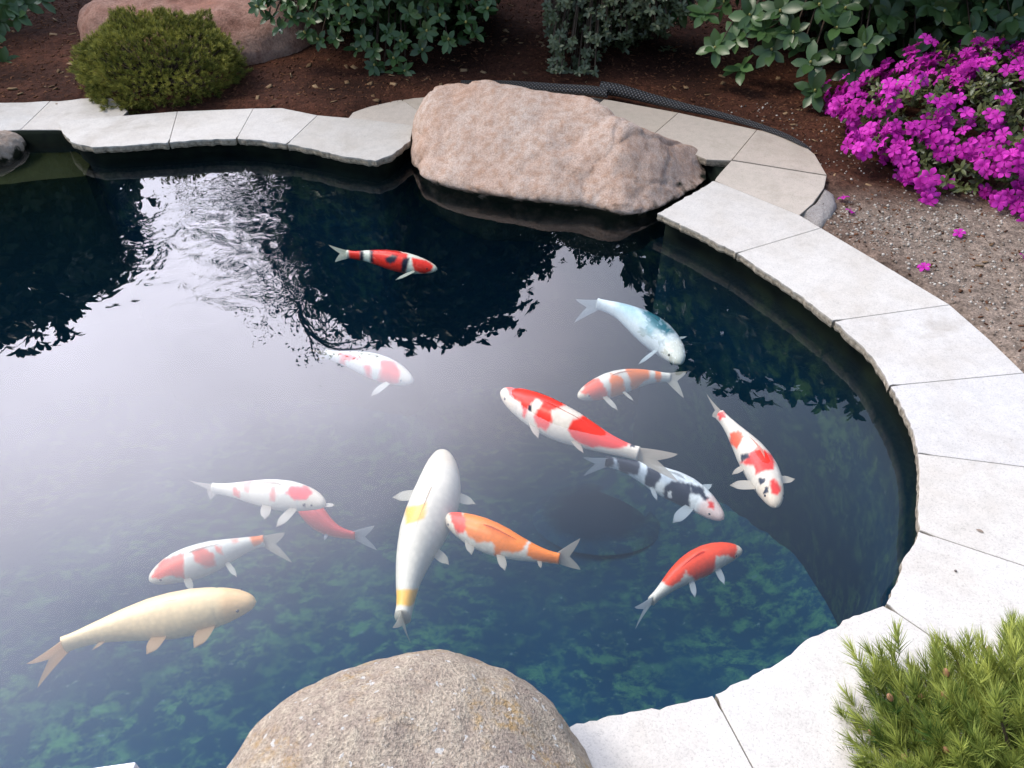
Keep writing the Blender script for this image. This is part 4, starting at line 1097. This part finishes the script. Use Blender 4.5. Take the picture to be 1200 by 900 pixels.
order = np.argsort(np.where(vis, P[:, 1] * 1.0, 99))
front, rest = order[:100], order[100:]
axs = Nn + np.array([0, -.1, .35]) + rg.normal(size=Nn.shape) * .55; axs /= np.linalg.norm(axs, axis=1)[:, None]
def zframes(ax, roll):
    M = frames(ax, roll); return np.stack([M[:, :, 2], M[:, :, 0], M[:, :, 1]], axis=2)
Mx = zframes(axs, rg.uniform(0, 6.28, len(P))); Sc = rg.uniform(.028, .041, len(P)); Ti = rg.uniform(0, 1, len(P))
V, Fq, A = instance(tV, tF, P[rest], Mx[rest], Sc[rest], Ti[rest])
tag(link('blossom', mkmesh('blossom', V - loc, Fq, M_petal, attrs={'tint': A}), az_root), kind='stuff')
from mathutils import Matrix
bl = [mkmesh('blossom', tV, tF, M_petal, attrs={'tint': np.full(len(tV), t)}) for t in (.15, .4, .65, .9)]
for q, i in enumerate(front):
    o = link('blossom', bl[q % 4], az_root)
    Mm = Matrix([list(Mx[i][r]) for r in range(3)]).to_4x4()
    o.matrix_basis = Matrix.Translation(Vector(P[i] - loc)) @ Mm @ Matrix.Diagonal((Sc[i], Sc[i], Sc[i], 1))
# fallen blossoms
for (x, y, lb) in [(988, 235, 'fallen magenta blossom nearest the grey mortar beside the slabs'), (995, 251, 'faded fallen blossom just below the one nearest the mortar'),
                   (1123, 276, 'fallen magenta blossom on bare soil right below the azalea'), (1082, 316, 'fallen blossom on the gritty soil closest to the white slabs'), (1198, 305, 'fallen blossom at the right edge of the photo')]:
    g_ = pw(x, y, .06); o = link('fallen_blossom', bl[1], loc=(g_[0], g_[1], ground_z(g_[0], g_[1]) + .008)); o.scale = (.026,) * 3
    o.rotation_euler = (rg.uniform(-.5, .5), rg.uniform(-.5, .5), rg.uniform(0, 6))
    tag(o, lb, 'blossom', 'fallen azalea blossoms')

# thin tree far behind, seen only mirrored in the ripples
rg = np.random.default_rng(77)
tb = np.array([-3.3, 9.3, 0.4])
troot = empty('birch_tree', tb, 'slender birch behind the garden, seen only as a rippled reflection', 'tree')
tr_pts = catmull([tb, tb + [.10, 0, 1.6], tb + [-.05, .1, 3.2], tb + [.15, 0, 5.2]], 8)
V, Fq, A = tube_geo(tr_pts, np.linspace(.085, .015, len(tr_pts)), 8)
link('trunk', mkmesh('trunk', V - tb, Fq, plain_mat('birch_bark', (.25, .23, .2), .8, var=.6, scale=9)), troot)
st, tips = [], []
for i in range(110):
    k = rg.integers(6, len(tr_pts)); b = tr_pts[k]; a = rg.uniform(0, 6.28); ln = rg.uniform(.5, 1.5) * (1.1 - .5 * k / len(tr_pts))
    e = b + np.array([math.cos(a) * ln, math.sin(a) * ln * .6, rg.uniform(.1, .7) * ln]); m2 = (b + e) / 2 + [0, 0, .15]
    pts = catmull([b, m2, e, e + [0.1, 0, -.35]], 5); st.append(tube_geo(pts, np.linspace(.022, .004, len(pts)), 5)); tips += list(pts[5:])
V, Fq, A = merge(st); link('branch', mkmesh('branch', V - tb, Fq, M_bark), troot)
tips = np.array(tips); P = np.repeat(tips, 8, 0) + rg.normal(size=(len(tips) * 8, 3)) * .14
V, Fq, A = instance(*(lambda q: (q[0] * .06, q[1]))(leaf_tpl(1.0, .6, .1, .1, 3)), P, frames(rg.normal(size=(len(P), 3)), rg.uniform(0, 6, len(P))), rg.uniform(.6, 1.2, len(P)), rg.uniform(.2, 1, len(P)))
link('foliage', mkmesh('foliage', V - tb, Fq, M_small, attrs={'tint': A}), troot)
# clipped hedge closing the garden behind the shrubs
for (cx_, cy_, rx, rz_, lb) in [(-8.5, 9.5, 2.2, 1.5, 'dark hedge shrub far beyond the top left corner'), (6.2, 7.0, 2.0, 2.0, 'dark hedge shrub far beyond the top right corner')]:
    shrub((cx_, cy_, rz_), (rx, 1.2, rz_ * 1.05), 900, .15, .5, M_rhodo, lb, 'shrub', 'hedge_shrub', int(cx_ * 3 + 100), group=RG)
shrub((.35, 7.6, .75), (3.8, .7, .85), 1500, .11, .5, M_rhodo, 'low dark hedge in the deep shade behind the rhododendrons', 'hedge', 'low_hedge', 91, inner=1.4)

# ------------------------------------------------------------------ litter
rg = np.random.default_rng(61)
def scatter(name, N, region, size, mat, label, cat, flat, tint=(0, 1), cutd=.43, prob=None):
    P = np.column_stack([rg.uniform(region[0], region[1], N), rg.uniform(region[2], region[3], N)])
    d, i = seg_dist(P, POND); ok = (~i) & (d > cutd)
    if prob is not None: ok &= rg.uniform(0, 1, N) < prob(P)
    P = P[ok]; d = d[ok]
    z = .005 + .055 * np.clip((d - .36) / .14, 0, 1) + np.clip(P[:, 1] - 4.3, 0, 2.5) * .05
    z += .012 * vnoise(P, 3.1) + .007 * vnoise(P, 11) + .006 * vnoise(P, 29)
    U_, Uf = sphere_grid(6, 4); quads = []
    for f_ in Uf: quads.append(f_ if len(f_) == 4 else [f_[0], f_[1], f_[2], f_[2]])
    # octahedral chip as pure quads keeps the arrays simple
    c8 = np.array([(-1, -1, -1), (1, -1, -1), (1, 1, -1), (-1, 1, -1), (-.7, -.8, 1), (.8, -.6, 1), (.6, .8, 1), (-.8, .6, 1)], float) * flat
    q = np.array([[3, 2, 1, 0], [4, 5, 6, 7], [0, 1, 5, 4], [1, 2, 6, 5], [2, 3, 7, 6], [3, 0, 4, 7]])
    S = rg.uniform(.35, 1, len(P)) ** 1.6 * size
    Dv = rg.normal(size=(len(P), 3)) * [1, 1, .3]
    V, Fq, A = instance(c8, q, np.column_stack([P, z + S * flat[2] * .4]), frames(Dv, rg.normal(size=len(P)) * .5), S, rg.uniform(*tint, len(P)))
    o = link(name, mkmesh(name, V, Fq, mat, smooth=False, attrs={'tint': A}))
    return tag(o, label, cat, kind='stuff')
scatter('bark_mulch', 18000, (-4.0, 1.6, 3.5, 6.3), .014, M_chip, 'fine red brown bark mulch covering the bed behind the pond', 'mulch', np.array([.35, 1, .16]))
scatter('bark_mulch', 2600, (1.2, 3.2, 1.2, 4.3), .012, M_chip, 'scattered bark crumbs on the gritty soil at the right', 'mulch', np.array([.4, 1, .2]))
gc = pw(1045, 262, .06)[:2]
scatter('gravel', 30000, (1.0, 3.2, .9, 4.0), .0062, M_pebble, 'pale gravel and grit strewn over the bare soil beside the right hand slabs', 'gravel', np.array([.8, 1, .6]),
        prob=lambda P: np.clip(.9 * np.exp(-(((P - gc) / [.28, .16]) ** 2).sum(1)) + .28 * (P[:, 1] < 2.9) + .10 + .15 * vnoise(P, 5), 0, 1))
scatter('leaf_litter', 420, (-3.6, 1.5, 3.6, 5.6), .030, leaf_mat('dead_leaves', (0.07, 0.035, 0.015), (0.30, 0.20, 0.11), 0.8, 0.0, 0.2), 'dry curled leaves lying on the mulch behind the pond', 'dead leaves', np.array([.5, 1, .10]))
scatter('leaf_litter', 120, (1.0, 3.0, 1.6, 3.9), .018, bpy.data.materials['dead_leaves'], 'few dry leaf scraps on the gritty soil by the azalea', 'dead leaves', np.array([.5, 1, .10]))
# mortar haunching in the corner of the slabs
mp = [(936, 252), (955, 238), (967, 218), (978, 225), (982, 240), (974, 256), (962, 266)]
mo = np.array([pw(x, y, .07)[:2] for x, y in mp]); md = densify(mo, .02); mc = md.mean(0); k = len(md)
rr = []
for s, z in ((1.06, .03), (.95, .062), (.7, .078), (.4, .081), (.05, .083)):
    q = mc + (md - mc) * s; rr.append(np.column_stack([q, z + .004 * vnoise(q, 40)]))
V = np.concatenate(rr); Fs = [[r * k + i, r * k + (i + 1) % k, (r + 1) * k + (i + 1) % k, (r + 1) * k + i] for r in range(4) for i in range(k)]
M_mortar = stone_mat('mortar', (.42, .38, .35), (.36, .32, .29), (.48, .45, .42), 8, .5, bs=.8)
Vc, c0 = centred(V)
tag(link('mortar', mkmesh('mortar', Vc, Fs, M_mortar), loc=c0), 'wedge of grey mortar filling the corner behind the buff slabs', 'mortar')
# small sprig near the hose
sg_ = []
rgs = np.random.default_rng(5)
s0 = pw(783, 66, .06)
sprig = empty('seedling', s0, 'tiny pale weed sprouting from the soil behind the hose', 'plant')
V, Fq, A = whorls(np.array([s0 + [0, 0, .03], s0 + [.03, 0, .02], s0 + [-.03, 0, .02]]), np.tile([0, 0, 1.0], (3, 1)), .035, .42, (5, 7), rg=rgs, spread=(0, 40))
link('foliage', mkmesh('foliage', V - s0, Fq, M_small, attrs={'tint': A}), sprig)
# dried leaf and grit on the slabs
lf = pw(1153, 624, ZS + .002)
tV, tF = leaf_tpl(1.0, .5, .3, .1); tV = tV * .018
o = link('dried_leaf', mkmesh('dried_leaf', tV, tF, plain_mat('dry_leaf', (.22, .17, .13), .8)), loc=lf); o.rotation_euler = (0, 0, .9)
tag(o, 'small dried leaf lying on the large slab at the right edge', 'leaf')
o = link('pebble', mkmesh('pebble', *sphere_grid(10, 7), plain_mat('dark_pebble', (.12, .1, .09), .8)), loc=pw(1120, 669, ZS + .002)); o.scale = (.0035, .0035, .0025)
tag(o, 'dark crumb of stone on the bluish white slab above the pine', 'pebble')

# ------------------------------------------------------------------ black net hose
def net_mat():
    m, nt, p, out = newmat('black_net')
    uvn = node(nt, 'ShaderNodeUVMap', uv_map='UVMap')
    def diag(sx_, sy_):
        mp_ = node(nt, 'ShaderNodeMapping', {0: uvn.outputs[0]}); mp_.inputs['Scale'].default_value = (sx_, sy_, 1)
        mp_.inputs['Rotation'].default_value = (0, 0, 0)
        s = node(nt, 'ShaderNodeSeparateXYZ', {0: mp_.outputs[0]})
        return s
    s = diag(1, 1)
    a = node(nt, 'ShaderNodeMath', {0: s.outputs[0], 1: s.outputs[1]}, operation='ADD').outputs[0]
    b = node(nt, 'ShaderNodeMath', {0: s.outputs[0], 1: s.outputs[1]}, operation='SUBTRACT').outputs[0]
    fa = node(nt, 'ShaderNodeMath', {0: a, 1: .5}, operation='PINGPONG').outputs[0]
    fb = node(nt, 'ShaderNodeMath', {0: b, 1: .5}, operation='PINGPONG').outputs[0]
    mxx = node(nt, 'ShaderNodeMath', {0: fa, 1: fb}, operation='MINIMUM').outputs[0]
    c = ramp(nt, mxx, [(0.20, (.008, .008, .009)), (.26, (.10, .10, .105)), (.5, (.16, .16, .165))])
    nt.links.new(c, p.inputs['Base Color']); p.inputs['Roughness'].default_value = .4
    bump(nt, p, mxx, 1.0, .01); return m
M_net = net_mat()
def hose(px, rad, z, parent, name):
    pts = catmull([pw(x, y, z_) for (x, y), z_ in zip(px, z)], 10); rd = np.interp(np.linspace(0, 1, len(pts)), np.linspace(0, 1, len(rad)), rad)
    seg = 16; V, Fq, A = tube_geo(pts, rd, seg)
    Ln = np.r_[0, np.cumsum(np.linalg.norm(np.diff(pts, axis=0), axis=1))]
    uv = np.column_stack([np.repeat(Ln / .02, seg), np.tile(np.minimum(np.arange(seg), seg - np.arange(seg)) * (8 / seg), len(pts))])
    me = mkmesh(name, V - np.array(parent.location), Fq, M_net, uv=uv); return link(name, me, parent)
h0 = pw(708, 108, .09)
hr = empty('net_hose', h0, 'black net covered hose lying along the outer edge of the buff slabs', 'hose')
hose([(540, 96), (590, 97), (625, 101), (660, 104), (690, 106), (712, 109)], [.008, .011, .022, .024, .026, .024], [.10, .10, .10, .10, .10, .10], hr, 'hose_end')
hose([(704, 103), (725, 106), (760, 115), (800, 125), (840, 134), (880, 145), (915, 157), (938, 168), (950, 176)], [.034, .032, .026, .020, .016, .014, .012, .009, .006], [.105, .105, .10, .10, .098, .098, .096, .094, .08], hr, 'net_sleeve')

# ------------------------------------------------------------------ white box at the lower left
BX = pw(158, 892, .13); bw, bd, bh, wt = .34, .26, .042, .012
root = empty('white_tray', (BX[0], BX[1], ZS), 'corner of a white rectangular plastic tray at the bottom left', 'tray')
def box_geo(x0, x1, y0, y1, z0, z1):
    V = np.array([(x, y, z) for z in (z0, z1) for x, y in ((x0, y0), (x1, y0), (x1, y1), (x0, y1))], float)
    Fq = np.array([[3, 2, 1, 0], [4, 5, 6, 7], [0, 1, 5, 4], [1, 2, 6, 5], [2, 3, 7, 6], [3, 0, 4, 7]])
    return V, Fq, np.full(8, .5)
rot = R(8); root.rotation_euler = (0, 0, rot)
V, Fq, A = merge([box_geo(-bw, 0, -wt, 0, 0, bh), box_geo(-bw, 0, -bd, -bd + wt, 0, bh), box_geo(-wt, 0, -bd + wt + .0005, -wt - .0005, 0, bh), box_geo(-bw, -bw + wt, -bd + wt + .0005, -wt - .0005, 0, bh)])
o = link('rim', mkmesh('rim', V, Fq, plain_mat('white_plastic', (.8, .8, .82), .35, b=0, var=.04), smooth=False), root)
bv = o.modifiers.new('bevel', 'BEVEL'); bv.width = .002; bv.segments = 2
V, Fq, A = box_geo(-bw + wt, -wt, -bd + wt, -wt, .002, .028)
link('tray_floor', mkmesh('tray_floor', V, Fq, plain_mat('grey_plastic', (.45, .46, .5), .4, b=0, var=.05), smooth=False), root)
